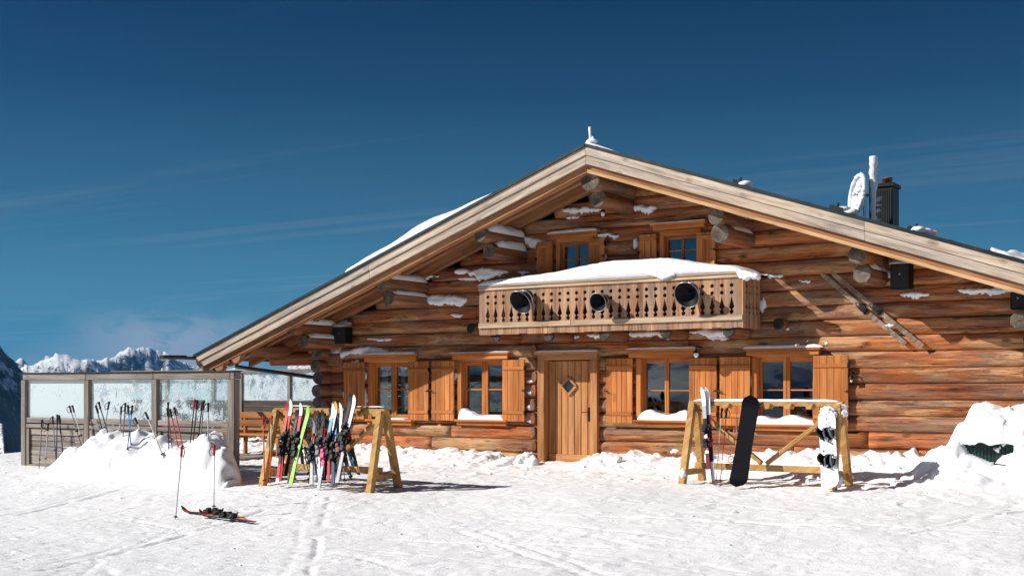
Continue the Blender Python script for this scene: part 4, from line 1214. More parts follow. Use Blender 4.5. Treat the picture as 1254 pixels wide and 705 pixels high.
for a,b in zip(fX,fX[1:]):
    for u,v in ((a+.08,a+.17),(b-.175,b-.09)):
        mb=MB(); mb.new().b2(u,v,FY-.055,FY-.018,fz0,glass_b-.22); mb.build('batten',M['fenceZ'],fence,bevel=.006)
# rear wind fence on the far side of the terrace, dark boards below glass
RY=2.6
rX=[PX(p,RY) for p in (140,205,262,296,355,392)]
rf=thing('rear_glass_fence','dark rear wind fence with thin frosted glass across the terrace, below the eave','fence',(rX[0],RY,0))
rt=P(330,452,RY).z; rb=P(330,490,RY).z
for x in rX[:-1]:
    mb=MB(); mb.b2(x-.055,x+.055,RY-.05,RY+.05,-.2,rt-.09); mb.build('fence_post',M['fenceZ'],rf,bevel=.008)
mb=MB(); mb.new().b2(rX[0]-.1,XL-.1,RY-.06,RY+.06,rt-.089,rt); mb.build('top_rail',M['fence'],rf,bevel=.008)
mb=MB()
for a,b in zip(rX,rX[1:]): mb.b2(a+.06,b-.06,RY-.006,RY+.006,rb,rt-.09)
mb.build('glass_panel',M['frost2'],rf)
mb=MB()
for a,b in zip(rX,rX[1:]):
    z2=rb
    while z2>0.05: mb.new().b2(a+.06,b-.06,RY-.02,RY+.02,z2-.14,z2-.006); z2-=.14
mb.build('board_panel',wood('dark_fence_board',(.02,.014,.01),(.05,.034,.026),(.09,.065,.05),'X',1.0),rf,bevel=.004)
# end flight of the fence running back to the house line
# ================================================================= TERRACE FURNITURE
def picnic(cx,cy,lab,rot=0.0,back=False):
    z0=gbase(cy)+.02
    Mr=Matrix.Rotation(rot,3,'Z')
    if not back:
        o=thing('picnic_table',lab,'table',(cx,cy,z0))
        def B(mb,x,y,z,sx,sy,sz): mb.new().box(Vector((cx,cy,z0))+Mr@Vector((x,y,z)),(sx,sy,sz),Mr)
        mb=MB()
        for k in range(5): B(mb,0,-.32+.16*k,.74,1.8,.15,.04)
        mb.build('tabletop',M['bench'],o,bevel=.006)
        for s in (-1,1):
            mb=MB()
            for k in range(2): B(mb,0,s*(.60+.14*k),.45,1.8,.13,.04)
            mb.build('seat',M['bench'],o,bevel=.006)
            mb=MB(); B(mb,s*.65,0,.38,.06,1.5,.09); B(mb,s*.65,.28,.36,.07,.09,.70); B(mb,s*.65,-.28,.36,.07,.09,.70); B(mb,s*.65,.62,.2,.07,.08,.42); B(mb,s*.65,-.62,.2,.07,.08,.42)
            mb.build('leg',M['bench'],o,bevel=.006)
    else:
        o=thing('wooden_bench',lab,'bench',(cx,cy,z0))
        def B(mb,x,y,z,sx,sy,sz): mb.new().box(Vector((cx,cy,z0))+Mr@Vector((x,y,z)),(sx,sy,sz),Mr)
        mb=MB()
        for k in range(3): B(mb,0,-.16+.14*k,.45,1.7,.13,.04)
        mb.build('seat',M['bench'],o,bevel=.006)
        mb=MB()
        for k in range(2): B(mb,0,.24,.68+.17*k,1.7,.035,.13)
        mb.build('backrest',M['bench'],o,bevel=.006)
        for s in (-1,1):
            mb=MB(); B(mb,s*.68,.26,.45,.07,.07,.9); B(mb,s*.68,-.16,.21,.07,.07,.43); B(mb,s*.68,.04,.40,.06,.40,.06); mb.build('leg',M['bench'],o,bevel=.006)
pA=PX(322,-1.6)
picnic(PX(318,-1.4),-1.4,'orange-brown wooden bench behind the left ski rack, at the terrace corner',0,True)
picnic(PX(345,.3)-.3,.4,'orange-brown picnic table on the terrace behind the left ski rack')
def chest():
    c=(PX(362,-.9),-.9); z0=gbase(-.9)
    o=thing('dark_bundle','dark bundle of jackets lying on the terrace behind the left rack','jackets',(c[0],c[1],z0)); mb=MB()
    mb.blob((c[0],c[1],z0+.92),.28,3,.3,3,(1.2,.8,.5)); mb.build('cloth',M['black'],o,smooth=True)
# decking under the eave
mb=MB(); x=PX(296,-3)
y=-3.6
while y<RY-.1:
    mb.new().b2(-11,XL-.5,y,y+.135,-.30,gbase(y)+.015+.02); y+=.142
deck=mb.build('terrace_deck',M['fence'],bevel=.004); tag(deck,kind='structure')
# ================================================================= SKI RACKS
def rack(Xa,Xb,Yc,H,lab,spread,diag,ltop=0):
    z0=ground_h((Xa+Xb)/2,Yc)-.02
    o=thing('ski_rack',lab,'ski rack',((Xa+Xb)/2,Yc,z0),'timber ski racks in front of the hut')
    t=.10
    for X,s in ((Xa,-1),(Xb,1)):
        for q in (-1,1):
            mb=MB(); mb.bar((X+s*.03,Yc+q*spread,z0-.08),(X,Yc+q*.055,z0+H),.095,.105,(1,0,0)); mb.build('leg',M['rack'],o,bevel=.006)
        mb=MB(); k=1-.17; mb.bar((X+s*.0,Yc-spread*.82,z0+.2),(X,Yc+spread*.82,z0+.2),.07,.09); mb.build('cross_brace',M['rack'],o,bevel=.006)
    mb=MB(); mb.bar((Xa-.07,Yc,z0+H+.0),(Xb+.07,Yc,z0+H+.0),.10,.075); mb.build('top_rail',M['rack'],o,bevel=.006)
    # pegs on both sides hold the skis apart
    mb=MB(); n=int((Xb-Xa)/.30)
    for i in range(n):
        x=Xa+(Xb-Xa)*(i+.7)/n
        for q in (-1,1): mb.new().prismY([(x-.07,z0+H+.005),(x+.07,z0+H+.005),(x+.035,z0+H-.08),(x-.035,z0+H-.08)][::-1],Yc+q*.075-.022,Yc+q*.075+.022); mb.build('peg',M['rack'],o,bevel=.004); mb=MB()
    mb=MB(); mb.bar((Xa+.03,Yc-.0,z0+.2+.09),(Xb-.03,Yc-.0,z0+.2+.09),.08,.095); mb.build('stretcher',M['rack'],o,bevel=.006)
    xm=(Xa+Xb)/2+diag
    for X in (Xa,Xb):
        s=1 if X==Xa else -1
        mb=MB(); mb.bar((X+s*.06,Yc,z0+H-.10),(xm-s*.04,Yc,z0+.36),.06,.09,(0,1,0)); mb.build('diagonal',M['rack'],o,bevel=.006)
    return z0
YR=-2.2
ra=(PX(850,YR),PX(1018,YR)); print('rackR',ra)
zR=rack(ra[0],ra[1]+.12,YR,1.27,'timber ski rack right of the door holding two snowboards',.40,.0)
YL=-5.3
la=(PX(339,YL),PX(469,YL)); print('rackL',la)
zL=rack(la[0]+.05,la[1],YL,1.20,'timber ski rack left of the door crowded with skis and poles',.36,.0)
mb=MB(); cap(mb,ra[0]+.0,ra[1]+.1,YR-.05,YR+.05,zR+1.27+.038,lambda u:.03,60,6,.01)
mb.blob((ra[1]+.15,YR-.03,zR+1.24),.07,3,.5,4,(1.3,.8,.7)); mb.blob((ra[1]+.22,YR-.08,zR+1.14),.05,3,.5,4); mb.blob((ra[0]-.02,YR-.36,zR+.18),.06,2,.5,4,(1,1,1.3)); mb.blob((ra[1]+.2,YR-.36,zR+.18),.10,2,.5,4)
cap(mb,la[0]+.3,la[0]+.7,YL-.05,YL+.05,zL+1.23+.038,lambda u:.012,20,6,.0); cap(mb,la[1]-.5,la[1],YL-.05,YL+.05,zL+1.23+.038,lambda u:.012,20,6,.0)
s=mb.build('snow_on_racks',M['snow'],smooth=True); tag(s,kind='stuff')
# ================================================================= SKIS, BOARDS, POLES
MC={}
def cmat(c,rough=.35):
    k=tuple(c)
    if k not in MC: MC[k]=simple('lacquer',c,max(.5,rough),0,.03,60,.12,.22,.0)
    return MC[k]
CO=dict(red=(.50,.006,.012),white=(.78,.78,.80),black=(.015,.015,.017),green=(.30,.66,.08),silver=(.42,.43,.45),blue=(.03,.12,.42),lblue=(.08,.30,.50),pink=(.60,.05,.18),orange=(.68,.09,.015),yellow=(.75,.45,.03),grey=(.16,.165,.175),navy=(.015,.025,.09),teal=(.02,.30,.28),maroon=(.20,.02,.035))
def frame_of(a,b,face):
    d=(b-a).normalized(); nrm=(face-d*face.dot(d)).normalized(); sd=d.cross(nrm); return d,sd,nrm
def ski(a,b,cols,lab,group,face=Vector((0,-1,0)),w=.038,bind=True,cat='ski',bcol='black',rolltip=.13,len_=None):
    """a = tail, b = tip; cols = [(u_end,colour),...]"""
    a=Vector(a);b=Vector(b); d,sd,nrm=frame_of(a,b,face); L=(b-a).length
    o=thing('ski',lab,cat,tuple(a),group)
    n=30; segs=[];u0=0
    mb=MB(); mats=[cmat(CO[c]) for _,c in cols]+[cmat(CO['black'])]
    vs=[];fs=[];mi=[]
    for i in range(n+1):
        u=i/n; ww=w*(1-.25*math.sin(math.pi*min(1,u*1.05)))
        if u>.93: ww*=max(.15,math.sqrt(max(0,1-((u-.93)/.07)**2)))
        t=.005+.007*math.sin(math.pi*u); lift=rolltip*max(0,(u-.86)/.14)**2*.6+.02*math.sin(math.pi*u)*.5
        if u>.93: lift+=0
        c=a+d*L*u+nrm*lift
        for s,tt in ((-1,-1),(1,-1),(1,1),(-1,1)): vs.append(c+sd*ww*s+nrm*t*tt)
    for i in range(n):
        u=(i+.5)/n; k=next((j for j,(ue,_) in enumerate(cols) if u<=ue),len(cols)-1)
        for e in range(4):
            mb.mi=k if e==2 else len(cols)
            if e==0: mb.mi=len(cols)
            mb.add([vs[i*4+e],vs[i*4+(e+1)%4],vs[(i+1)*4+(e+1)%4],vs[(i+1)*4+e]],[(0,1,2,3)])
    mb.mi=len(cols); mb.add(vs[:4],[(3,2,1,0)]); mb.add(vs[-4:],[(0,1,2,3)])
    mb.build('ski_blade',mats,o)
    if bind:
        Mx=Matrix((d,sd,nrm)).transposed()
        for nm,u,sz in (('heel_binding',.40,(.13,.075,.06)),('toe_binding',.56,(.10,.08,.045))):
            mb=MB(); c=a+d*L*u+nrm*(.02+sz[2]/2); mb.box(c,sz,Mx)
            mb.box(c+d*(.05 if nm[0]=='h' else -.02)+nrm*.03,(.05,.055,.035),Mx)
            mb.tube([c-d*.08+nrm*.0,c-d*.11+nrm*.05],.012,6)
            mb.build(nm,cmat(CO[bcol if nm[0]=='h' else 'black']),o,bevel=.004)
        mb=MB(); c=a+d*L*.47+nrm*.018; 
        for s in (-1,1): mb.tube([c+sd*.04*s-d*.05,c+sd*.06*s+nrm*.04-d*.13],.006,5)
        mb.build('ski_brake',cmat(CO['grey']),o)
    return o
def pole(top,bot,sc,gc,lab,group,grip=.13,rad=.0085,ext=.05,strap=True,lower=None):
    t=Vector(top);b=Vector(bot); d=(b-t).normalized()
    o=thing('ski_pole',lab,'ski pole',tuple(b),group)
    mb=MB(); L=(b-t).length
    if lower:
        mb.tube([t+d*grip*.9,t+d*(L*.55)],rad,7); mb.build('shaft',cmat(CO[sc]),o,smooth=True)
        mb=MB(); mb.tube([t+d*(L*.55),b+d*ext],rad*.9,7); mb.build('lower_shaft',cmat(CO[lower]),o,smooth=True)
    else:
        mb.tube([t+d*grip*.9,b+d*ext],[rad,rad*.75],7); mb.build('shaft',cmat(CO[sc]),o,smooth=True)
    mb=MB(); mb.tube([t-d*.01,t,t+d*.03,t+d*.05,t+d*.09,t+d*grip,t+d*(grip+.02)],[.012,.022,.021,.016,.018,.016,.010],9); mb.build('grip',cmat(CO[gc],.6),o,smooth=True)
    if strap:
        u=Vector((random.uniform(-.4,.4)+.6*random.choice((-1,1)),random.uniform(-.3,-.1),0)).normalized()
        mb=MB(); mb.tube([t+d*.01,t+u*.05+d*.02,t+u*.075+d*.09,t+u*.055+d*.15,t+u*.02+d*.13,t+d*.02],.0065,5); mb.build('strap',cmat(CO['black'],.7),o)
    mb=MB(); mb.lathe(b-d*.03,d,[(-.015,.009),(0,.034),(.004,.034),(.004,.0)],10); mb.build('basket',cmat(CO['black'],.5),o,smooth=True)
    return o
# poles stuck in the bank / leaning on the fence
BK='ski poles standing along the glass fence'
def fp(x,y): return (30+x/4.644,460+y/4.644)
PL=[((100,250),(85,485),'grey','black','grey pole with a black grip, leftmost of the row along the fence',-5.1,None),
((135,270),(120,480),'silver','black','short pale pole, second from the left end of the row by the fence',-5.15,None),
((160,232),(175,430),'grey','black','thin grey pole just left of the dark navy poles by the fence',-5.1,None),
((187,222),(180,495),'navy','black','thick dark navy pole standing upright at the left foot of the snow bank',-5.4,None),
((197,226),(221,463),'navy','black','dark navy pole leaning right, crossing the upright one at the left foot of the bank',-5.35,None),
((256,172),(300,320),'grey','black','grey pole leaning on the first glass panel, left of a matching pair',-5.15,None),
((272,170),(322,345),'silver','black','silver pole leaning on the first glass panel, right of a matching pair',-5.2,None),
((406,170),(463,390),'black','black','black pole right of the second fence post, left of two parallel ones',-5.6,None),
((422,150),(491,382),'black','black','black pole right of the second fence post, right of two parallel ones',-5.65,None),
((482,148),(455,300),'silver','black','silver pole tilted left with a high grip at the top of the snow bank',-5.4,None),
((551,175),(541,345),'silver','black','pale pole just left of the blue poles on the bank',-5.4,None),
((574,155),(556,402),'grey','black','tall grey pole touching the blue poles on the bank',-5.7,None),
((588,168),(607,425),'lblue','black','blue pole leaning right, part of the blue crossed pair on the bank',-5.8,'blue'),
((614,170),(584,425),'lblue','black','blue pole leaning left, part of the blue crossed pair on the bank',-5.85,'blue'),
((628,240),(690,380),'silver','black','low slanting silver pole right of the blue pair',-5.5,None),
((688,208),(786,452),'silver','black','long silver pole slanting right, left of the third fence post',-5.9,None),
((817,152),(821,432),'black','black','black upright pole in front of the last glass panel, left of the red shafts',-5.75,None),
((812,185),(842,430),'maroon','black','dark red pole crossing the black one in front of the last glass panel',-5.8,None),
((828,190),(880,430),'red','black','thin red pole leaning right, left of two parallel red ones',-5.8,None),
((852,180),(900,408),'red','black','thin red pole leaning right, right of two parallel red ones',-5.85,None),
((969,135),(938,420),'black','red','pole with a red grip leaning left in front of the last glass panel',-5.75,None),
((982,140),(957,405),'black','black','black pole beside the red-gripped one in front of the last panel',-5.7,None),
((1020,142),(999,392),'grey','black','dark pole with a tall grip, right of the red-gripped one',-5.7,None),
((1045,155),(1045,415),'silver','black','pale upright pole at the right end of the fence row',-5.75,None),
((1012,150),(985,380),'black','black','black pole hidden partly behind its neighbour near the right end of the fence row',-5.6,None)]
for tp,bt,sc,gc,lab,y,lo in PL:
    a=fp(*tp); b=fp(*bt)
    pb=P(b[0],b[1],y); pt=P(a[0],a[1],y+.06)
    pole(pt,pb,sc,gc,lab,BK,lower=lo,rad=.011,ext=.45)
# ---- snow banks
def bank(name,outline,res,yc,ysp,hf,base=None,lump=.05,kind='structure'):
    pass
def mound(name,x0,x1,y0,y1,hf,st=.045,mat='snowg',lump=.06):
    nx=int((x1-x0)/st);ny=int((y1-y0)/st);vs=[];fs=[]
    for j in range(ny+1):
        y=y0+(y1-y0)*j/ny
        for i in range(nx+1):
            x=x0+(x1-x0)*i/nx; h=hf(x,y); p=Vector((x,y,0))
            if h>0:
                k=min(1,h/.25); h+=k*(lump*1.6*MN.noise(p*2.3+Vector((3,3,h*2)))+lump*MN.noise(p*5.5)+lump*.5*abs(MN.noise(p*12)) )
            dx=.05*MN.noise(Vector((x*4,y*4,5)))*(1 if h>.1 else 0)
            vs.append((x+dx,y+dx*.6,gbase(y)-.08+h if h>0 else gbase(y)-.12))
    w=nx+1
    fs=[(j*w+i,j*w+i+1,(j+1)*w+i+1,(j+1)*w+i) for j in range(ny) for i in range(nx)]
    me=bpy.data.meshes.new(name); me.from_pydata(vs,[],fs); me.materials.append(M[mat]); me.polygons.foreach_set('use_smooth',[True]*len(fs)); me.update()
    o=bpy.data.objects.new(name,me); col.objects.link(o); tag(o,kind='structure'); return o
# bank in front of the fence: crest heights read against the photograph
CB=[(60,563),(80,556),(100,548),(112,532),(125,528),(150,537),(165,531),(180,541),(200,545),(220,539),(240,538),(255,532),(270,543),(280,545),(288,556),(291,578)]
cr=[(PX(a,-5.65),P(a,b,-5.65).z) for a,b in CB]
def bankh(x,y):
    if x<cr[0][0]-.05 or x>cr[-1][0]+.1: return -1
    z=cr[0][1] if x<cr[0][0] else cr[-1][1]
    for (a,za),(b,zb2) in zip(cr,cr[1:]):
        if a<=x<=b: z=lerp(za,zb2,(x-a)/(b-a))
    H=z-gbase(-5.65)+.08
    e=min(1,(x-(cr[0][0]-.05))/.6); 
    e*=min(1,max(0,(PX(296,y)-x)/.40))**.6
    v=(y+5.55)
    s=1-(abs(v)/(.62 if v>0 else (.58+.14*MN.noise(Vector((x*1.1,3,3))))))**2.4
    return H*max(-.2,s)*max(0,e)
mound('snow_bank',cr[0][0]-.6,cr[-1][0]+.3,-7.1,-4.86,bankh,.032,lump=.10)
# drift on the right with the buried box
gx0,gx1=PX(1179,-1.2),PX(1241,-1.2)
def drift(x,y):
    cx1=PX(1222,-.9)
    a=((x-cx1-.30)/1.35); b=((y+.75)/.85)
    q=a*a+b*b
    h=1.22*max(0,1-q**1.6)
    # shoulders
    h=max(h,.70*max(0,1-(((x-cx1+.35)/1.1)**2+((y+.8)/.95)**2)))
    h=max(h,.30*max(0,1-(((x-cx1+.2)/1.9)**2+((y+1.1)/1.1)**2)))
    # hollow in front of the green box
    if gx0-.02<x<gx1+.05 and y<-1.20: h=min(h,.22+.05*math.sin(x*9)+.18*abs((x-(gx0+gx1)/2)/(gx1-gx0)*2)**2)
    return h if h>0.001 else -1
mound('snow_drift',PX(1140,-1)-.4,PX(1254,-1)+2.0,-2.3,-.02,drift,.035,lump=.10)
gb=P(1210,552,-1.24)
bx=thing('storage_box','dark green plastic box mostly buried in the snow drift, right end of the hut','box',((gx0+gx1)/2,-1.0,gbase(-1)))
zt2=P(1200,540,-1.24).z; zb2_=gbase(-1.2)
mb=MB(); 
nseg=14
for i in range(nseg):
    a=gx0+(gx1-gx0)*i/nseg;b=gx0+(gx1-gx0)*(i+1)/nseg; mb.b2(a+.004,b-.004,-1.225-(.012 if i in(7,) else 0),-.7,zb2_,zt2+.02)
mb.b2(gx0,gx1,-1.215,-.7,zb2_,zt2+.02)
mb.build('box_body',M['green'],bx,bevel=.004)
mb=MB(); mb.b2(gx0-.02,gx1+.02,-1.25,-.68,zt2+.021,zt2+.06); mb.build('box_lid',M['green'],bx,bevel=.01)
mb=MB()
vs=[];fs=[];n=80;m=44;X0,X1,Y0,Y1=gx0-.22,gx1+.65,-1.40,-.2
for i in range(n+1):
    for j in range(m+1):
        u=-1+2*i/n; v=-1+2*j/m; x=X0+(X1-X0)*i/n; y=Y0+(Y1-Y0)*j/m
        r_=(abs(u)**2.4+abs(v)**2.4); h=.44*math.sqrt(max(0,1-r_)); p=Vector((x,y,0))
        h*=1+.45*MN.noise(p*2.2)+.25*MN.noise(p*5)+.14*MN.noise(p*11)
        h+= -.10*max(0,r_-1)
        sp=.06*MN.noise(p*7+Vector((0,0,5)))
        vs.append((x+sp,y+sp-.05*math.sin(max(0,min(1,h/.3))*math.pi),zt2-.03+h+.05*MN.noise(Vector((x*6,0,9)))*(1 if h<.05 else .2)))
w=m+1
fs=[(i*w+j,(i+1)*w+j,(i+1)*w+j+1,i*w+j+1) for i in range(n) for j in range(m) if ((abs(-1+2*(i+.5)/n))**2.4+(abs(-1+2*(j+.5)/m))**2.4)<1.12]
mb.new().add(vs,fs)
plaster(mb,[(gx0-.2,zb2_-.1),(gx0-.16,zt2-.12),(gx0-.08,zt2+.06),(gx0-.0,zt2+.02),(gx0+.03,zt2-.06),(gx0+.10,zt2-.18),(gx0+.40,zt2-.30),(gx0+.62,zt2-.34),(gx1-.26,zt2-.33),(gx1-.14,zt2-.20),(gx1+.02,zt2-.14),(gx1+.0,zt2+.25),(gx1+.25,zt2+.25),(gx1+.25,zb2_-.1)],-1.24,.22,.14)
plaster(mb,[(gx0+.55,zt2+.06),(gx0+.62,zt2-.05),(gx1-.28,zt2-.10),(gx1-.20,zt2-.16),(gx1-.14,zt2-.03),(gx1-.05,zt2+.08),(gx1-.1,zt2+.3),(gx0+.5,zt2+.3)],-1.25,.10,.06)
s=mb.build('snow_on_storage_box',M['snowg'],smooth=True); tag(s,kind='stuff')
# loose snow lumps along the wall foot
mb=MB()
for px,py,r in ((742,566,.17),(752,568,.14),(733,571,.12),(760,574,.09),(643,563,.15),(652,566,.12),(636,567,.10),(648,560,.10),(727,575,.08),(745,575,.13)):
    g=G(px,py+4); y=max(g.y,-.75) if g.y<-.75 else min(g.y,-.25); c=P(px,py,y); 
    mb.new().blob((c.x,y,c.z),r,3,.55,4,(1.15,.9,.9))
for k in range(70):
    x=random.uniform(-7,8); y=-abs(random.gauss(0,1.4))-.6; 
    if -8<x<-4 and y<-4: continue
    r=random.choice((.02,.03,.04,.05)); mb.new().blob((x,y,ground_h(x,y)-r*.1),r,1,.5,4,(1.3,1.1,.8))
for k in range(90):
    x=random.uniform(-12,9); y=random.uniform(-12,-3); r=random.choice((.012,.018,.025)); mb.new().blob((x,y,ground_h(x,y)-r*.1),r,1,.5,4,(1.3,1.1,.7))
s=mb.build('loose_snow_lumps',M['snowg'],smooth=True); tag(s,kind='stuff')
# ---- near poles and the skis lying flat
def gp(px,py):
    g=G(px,py); return Vector((g.x,g.y,ground_h(g.x,g.y)))
g1=gp(215,637); g2=gp(262,624)
ta=P(223,546,g1.y+.05); tb=P(262.5,545,g2.y)
pole(ta,g1,'silver','red','red-gripped pole planted left of the skis lying on the snow','pair of red-gripped poles in the foreground',rad=.009)
pole(tb,g2,'silver','red','red-gripped pole planted behind the skis lying on the snow','pair of red-gripped poles in the foreground',rad=.009)
def flat_ski(pa,pb,lab):
    a=gp(*pa)+Vector((0,0,.035)); b=gp(*pb)+Vector((0,0,.035))
    ski(a,b,[(.3,'orange'),(.4,'white'),(.58,'black'),(.7,'white'),(1,'orange')],lab,'skis lying on the snow in the foreground',face=Vector((0,0,1)),w=.033,rolltip=.14)
flat_ski((297,636),(222,630),'orange ski lying flat on the snow, the farther one with its tip up')
flat_ski((312,641),(244,634),'orange ski lying flat on the snow, the nearer one')
# ---- snowboards
def board_(bot,top,w,mat,lab,face=Vector((0,-1,0)),bind=False,edge=None):
    a=Vector(bot);b=Vector(top); d,sd,nrm=frame_of(a,b,face); L=(b-a).length
    o=thing('snowboard',lab,'snowboard',tuple(a),'snowboards leaning on the right rack')
    n=36; mb=MB(); vs=[];fs=[]
    for i in range(n+1):
        u=i/n; ww=w*(1-.13*math.sin(math.pi*u)); e=min(u,1-u)*L; rr=w*1.0
        if e<rr: ww*=max(.05,math.sqrt(max(0,1-(1-e/rr)**2)))
        lift=.07*max(0,(abs(u-.5)-.36)/.14)**2
        c=a+d*L*u+nrm*lift
        for k,t in ((-1,-1),(0,-1),(1,-1),(1,1),(0,1),(-1,1)): vs.append(c+sd*ww*k+nrm*.006*t)
    for i in range(n):
        for e in range(6): fs.append((i*6+e,i*6+(e+1)%6,(i+1)*6+(e+1)%6,(i+1)*6+e))
    fs+=[(5,4,3,2,1,0),tuple(n*6+k for k in range(6))]
    mb.add(vs,fs); mb.build('deck',mat,o,smooth=False)
    if edge:
        for sgn in (-1,1):
            mb=MB(); mb.tube([Vector(vs[i*6+(3 if sgn>0 else 5)])-nrm*.006 for i in range(2,n-1)],.006,5); mb.build('edge',edge,o)
    if bind:
        Mx=Matrix((d,sd,nrm)).transposed()
        for u,an_ in ((.36,.15),(.70,-.15)):
            c=a+d*L*u+nrm*.012
            Rr=Mx@Matrix.Rotation(an_,3,'Z')
            mb=MB(); mb.lathe(c,nrm,[(0,.0),(.0,.11),(.018,.105),(.018,0)],20); mb.box(c+nrm*.03,(.13,.22,.03),Rr)
            bd=mb.build('binding_base',M['black'],o,bevel=.004)
            mb=MB()
            # highback, straps
            for q in range(7):
                t=-1+2*q/6; mb.box(c+Rr@Vector((t*.055,-.10+.03*abs(t)**2,.10)),(.022,.02,.16),Rr)
            mb.build('highback',M['black'],bd)
            mb=MB()
            for yy in (-.02,.07):
                pts=[c+Rr@Vector((math.cos(t)*.085,yy,.02+math.sin(t)*.085)) for t in [math.pi*k/10 for k in range(11)]]
                mb.tube(pts,.013,6)
            mb.build('binding_strap',cmat(CO['grey']),bd)
            mb=MB(); mb.blob(c+Rr@Vector((.05,.09,.03)),.03,2,.4,4); mb.blob(c+Rr@Vector((-.07,-.02,.02)),.03,2,.4,4); mb.build('packed_snow',M['snow'],bd,smooth=True)
    return o
yf=YR-.50
a=P(903,597,yf-.02); b=P(921,485,YR-.10)
board_(a,b,.15,simple('matt_black_deck',(.0025,.003,.005),.55,0,.05,60,.3,.05),'plain black snowboard leaning on the front of the right rack')
mb=MB(); 
for q in range(9):
    c=P(918+random.uniform(-6,7),488+random.uniform(-1,5),YR-.13); mb.blob(c,.022,1,.5,4,(1.3,.5,.8))
s=mb.build('snow_on_black_snowboard',M['snow'],smooth=True); tag(s,kind='stuff')
xw=(ra[1]+.12)
a=P(1017,600,YR-.58); b=P(1012,503,YR-.14)
t=NT('white_board'); v=coords(t); c=t.ramp(t.noise(v,9,5,.7),[(.42,(.80,.80,.82)),(.62,(.86,.87,.89)),(.70,(.35,.12,.10))]); p=t.n('ShaderNodeBsdfPrincipled',inp={'Base Color':c,'Roughness':.45}); t.out(p.outputs[0])
board_(a,b,.14,t.m,'white snowboard with two black bindings at the right end of the rack',bind=True,edge=cmat((.25,.03,.03)))
mb=MB()
for k in range(10): 
    u=random.random(); c=a.lerp(b,u)+Vector((random.uniform(-.09,.09),-.012,0)); mb.blob(c,random.uniform(.02,.04),1,.5,4,(1,.4,1))
mb.blob(b+Vector((.02,-.02,.0)),.08,3,.5,4,(1.2,.5,.8)); mb.blob(b+Vector((.12,.0,-.05)),.05,3,.5,4)
s=mb.build('snow_on_white_snowboard',M['snow'],smooth=True); tag(s,kind='stuff')
# skis at the left end of the right rack
RG='skis leaning on the right rack'
ski(P(869,590,YR-.30),P(861,474,YR-.09),[(.12,'white'),(.3,'maroon'),(.5,'white'),(.66,'black'),(.8,'silver'),(1,'white')],'white-tipped ski with maroon pattern at the left end of the right rack, front one',RG)
ski(P(873,588,YR-.26),P(866.5,474,YR-.05),[(.2,'white'),(.45,'black'),(.7,'maroon'),(1,'white')],'white-tipped ski at the left end of the right rack, rear one',RG,bcol='maroon')
RP='poles hanging in the right rack'
pole(P(884,500,YR-.1),P(877,590,YR-.2),'silver','black','thin silver pole beside the skis in the right rack','poles in the right rack',rad=.006)
pole(P(890,500,YR-.1),P(882,590,YR-.22),'maroon','black','thin dark red pole beside the silver one in the right rack','poles in the right rack',rad=.006)
def hoop(px,py,lab):
    c=P(px,py,YR+.05); o=thing('pole_basket',lab,'pole basket',tuple(c),'orange pole baskets in the right rack'); mb=MB(); mb.ring(c,(-.3,-1,.2),.055,.007,20,6); mb.build('ring',cmat(CO['orange']),o)
    mb=MB(); mb.tube([c-Vector((.055,0,0)),c+Vector((.055,0,0))],.004,5); mb.tube([c-Vector((0,0,.055)),c+Vector((0,0,.9*.3))],.005,5); mb.build('spoke',cmat(CO['silver']),o)
pass
hoop(902,527,'upper orange ring basket on the logs side of the right rack'); hoop(895,562,'lower orange ring basket on the logs side of the right rack')
# ---- skis in the left rack
LG='skis leaning on the left rack'
def q6(x,y): return (310+x/5.42,470+y/5.42)
yt=YL-.10
def lski(tip,tail,cols,lab,front=True,yb=None,bcol='black',w=.036,bind=True):
    t=q6(*tip); b=q6(*tail)
    ytip=(YL-.12 if front else YL+.12); s=-1 if front else 1
    ytail=yb if yb is not None else YL+s*.60
    ski(P(b[0],b[1],ytail),P(t[0],t[1],ytip+ (-.0)),cols,lab,LG,face=Vector((0,-1,0)),w=w,bcol=bcol,bind=bind,rolltip=.09)
lski((238,125),(160,660),[(.07,'white'),(.24,'red'),(.62,'black'),(1,'red')],'red-tipped ski, front one at the left end of the left rack')
lski((262,105),(176,645),[(.3,'red'),(.62,'black'),(.8,'red'),(1,'white')],'white-tipped ski close behind the red-tipped one in the left rack',yb=YL-.50)
lski((328,130),(262,610),[(.6,'black'),(.84,'red'),(1,'white')],'black, red and white ski just left of the green ski',yb=YL-.50)
lski((378,150),(248,665),[(1,'green')],'bright lime green ski in the left rack',w=.040,bind=False)
lski((360,175),(240,655),[(1,'black')],'black ski directly beneath the lime green one',yb=YL-.57,w=.045)
lski((410,240),(386,665),[(.5,'silver'),(1,'grey')],'slim silver ski right of the lime green one',w=.036)
lski((392,260),(415,600),[(.5,'grey'),(1,'silver')],'slim grey ski right of the lime green one, slightly behind',w=.03,yb=YL-.45)
lski((545,135),(432,700),[(.25,'silver'),(.42,'pink'),(.62,'maroon'),(.82,'lblue'),(1,'white')],'white ski with pink and blue middle in the left rack',bcol='pink')
lski((560,120),(470,640),[(.4,'black'),(.62,'navy'),(.9,'white'),(1,'yellow')],'white ski with a yellow tip behind the pink and blue one',yb=YL-.48)
lski((555,210),(528,670),[(.35,'navy'),(.6,'teal'),(1,'lblue')],'blue ski in the middle of the left rack',w=.035)
lski((655,65),(565,560),[(1,'black')],'tall black ski standing highest in the left rack',yb=YL-.50)
lski((684,78),(556,655),[(.35,'silver'),(.64,'black'),(1,'white')],'tall white ski beside the tall black one in the left rack')
lski((625,160),(600,520),[(.5,'maroon'),(1,'black')],'short dark red ski behind the tall pair in the left rack',yb=YL-.42,w=.04)
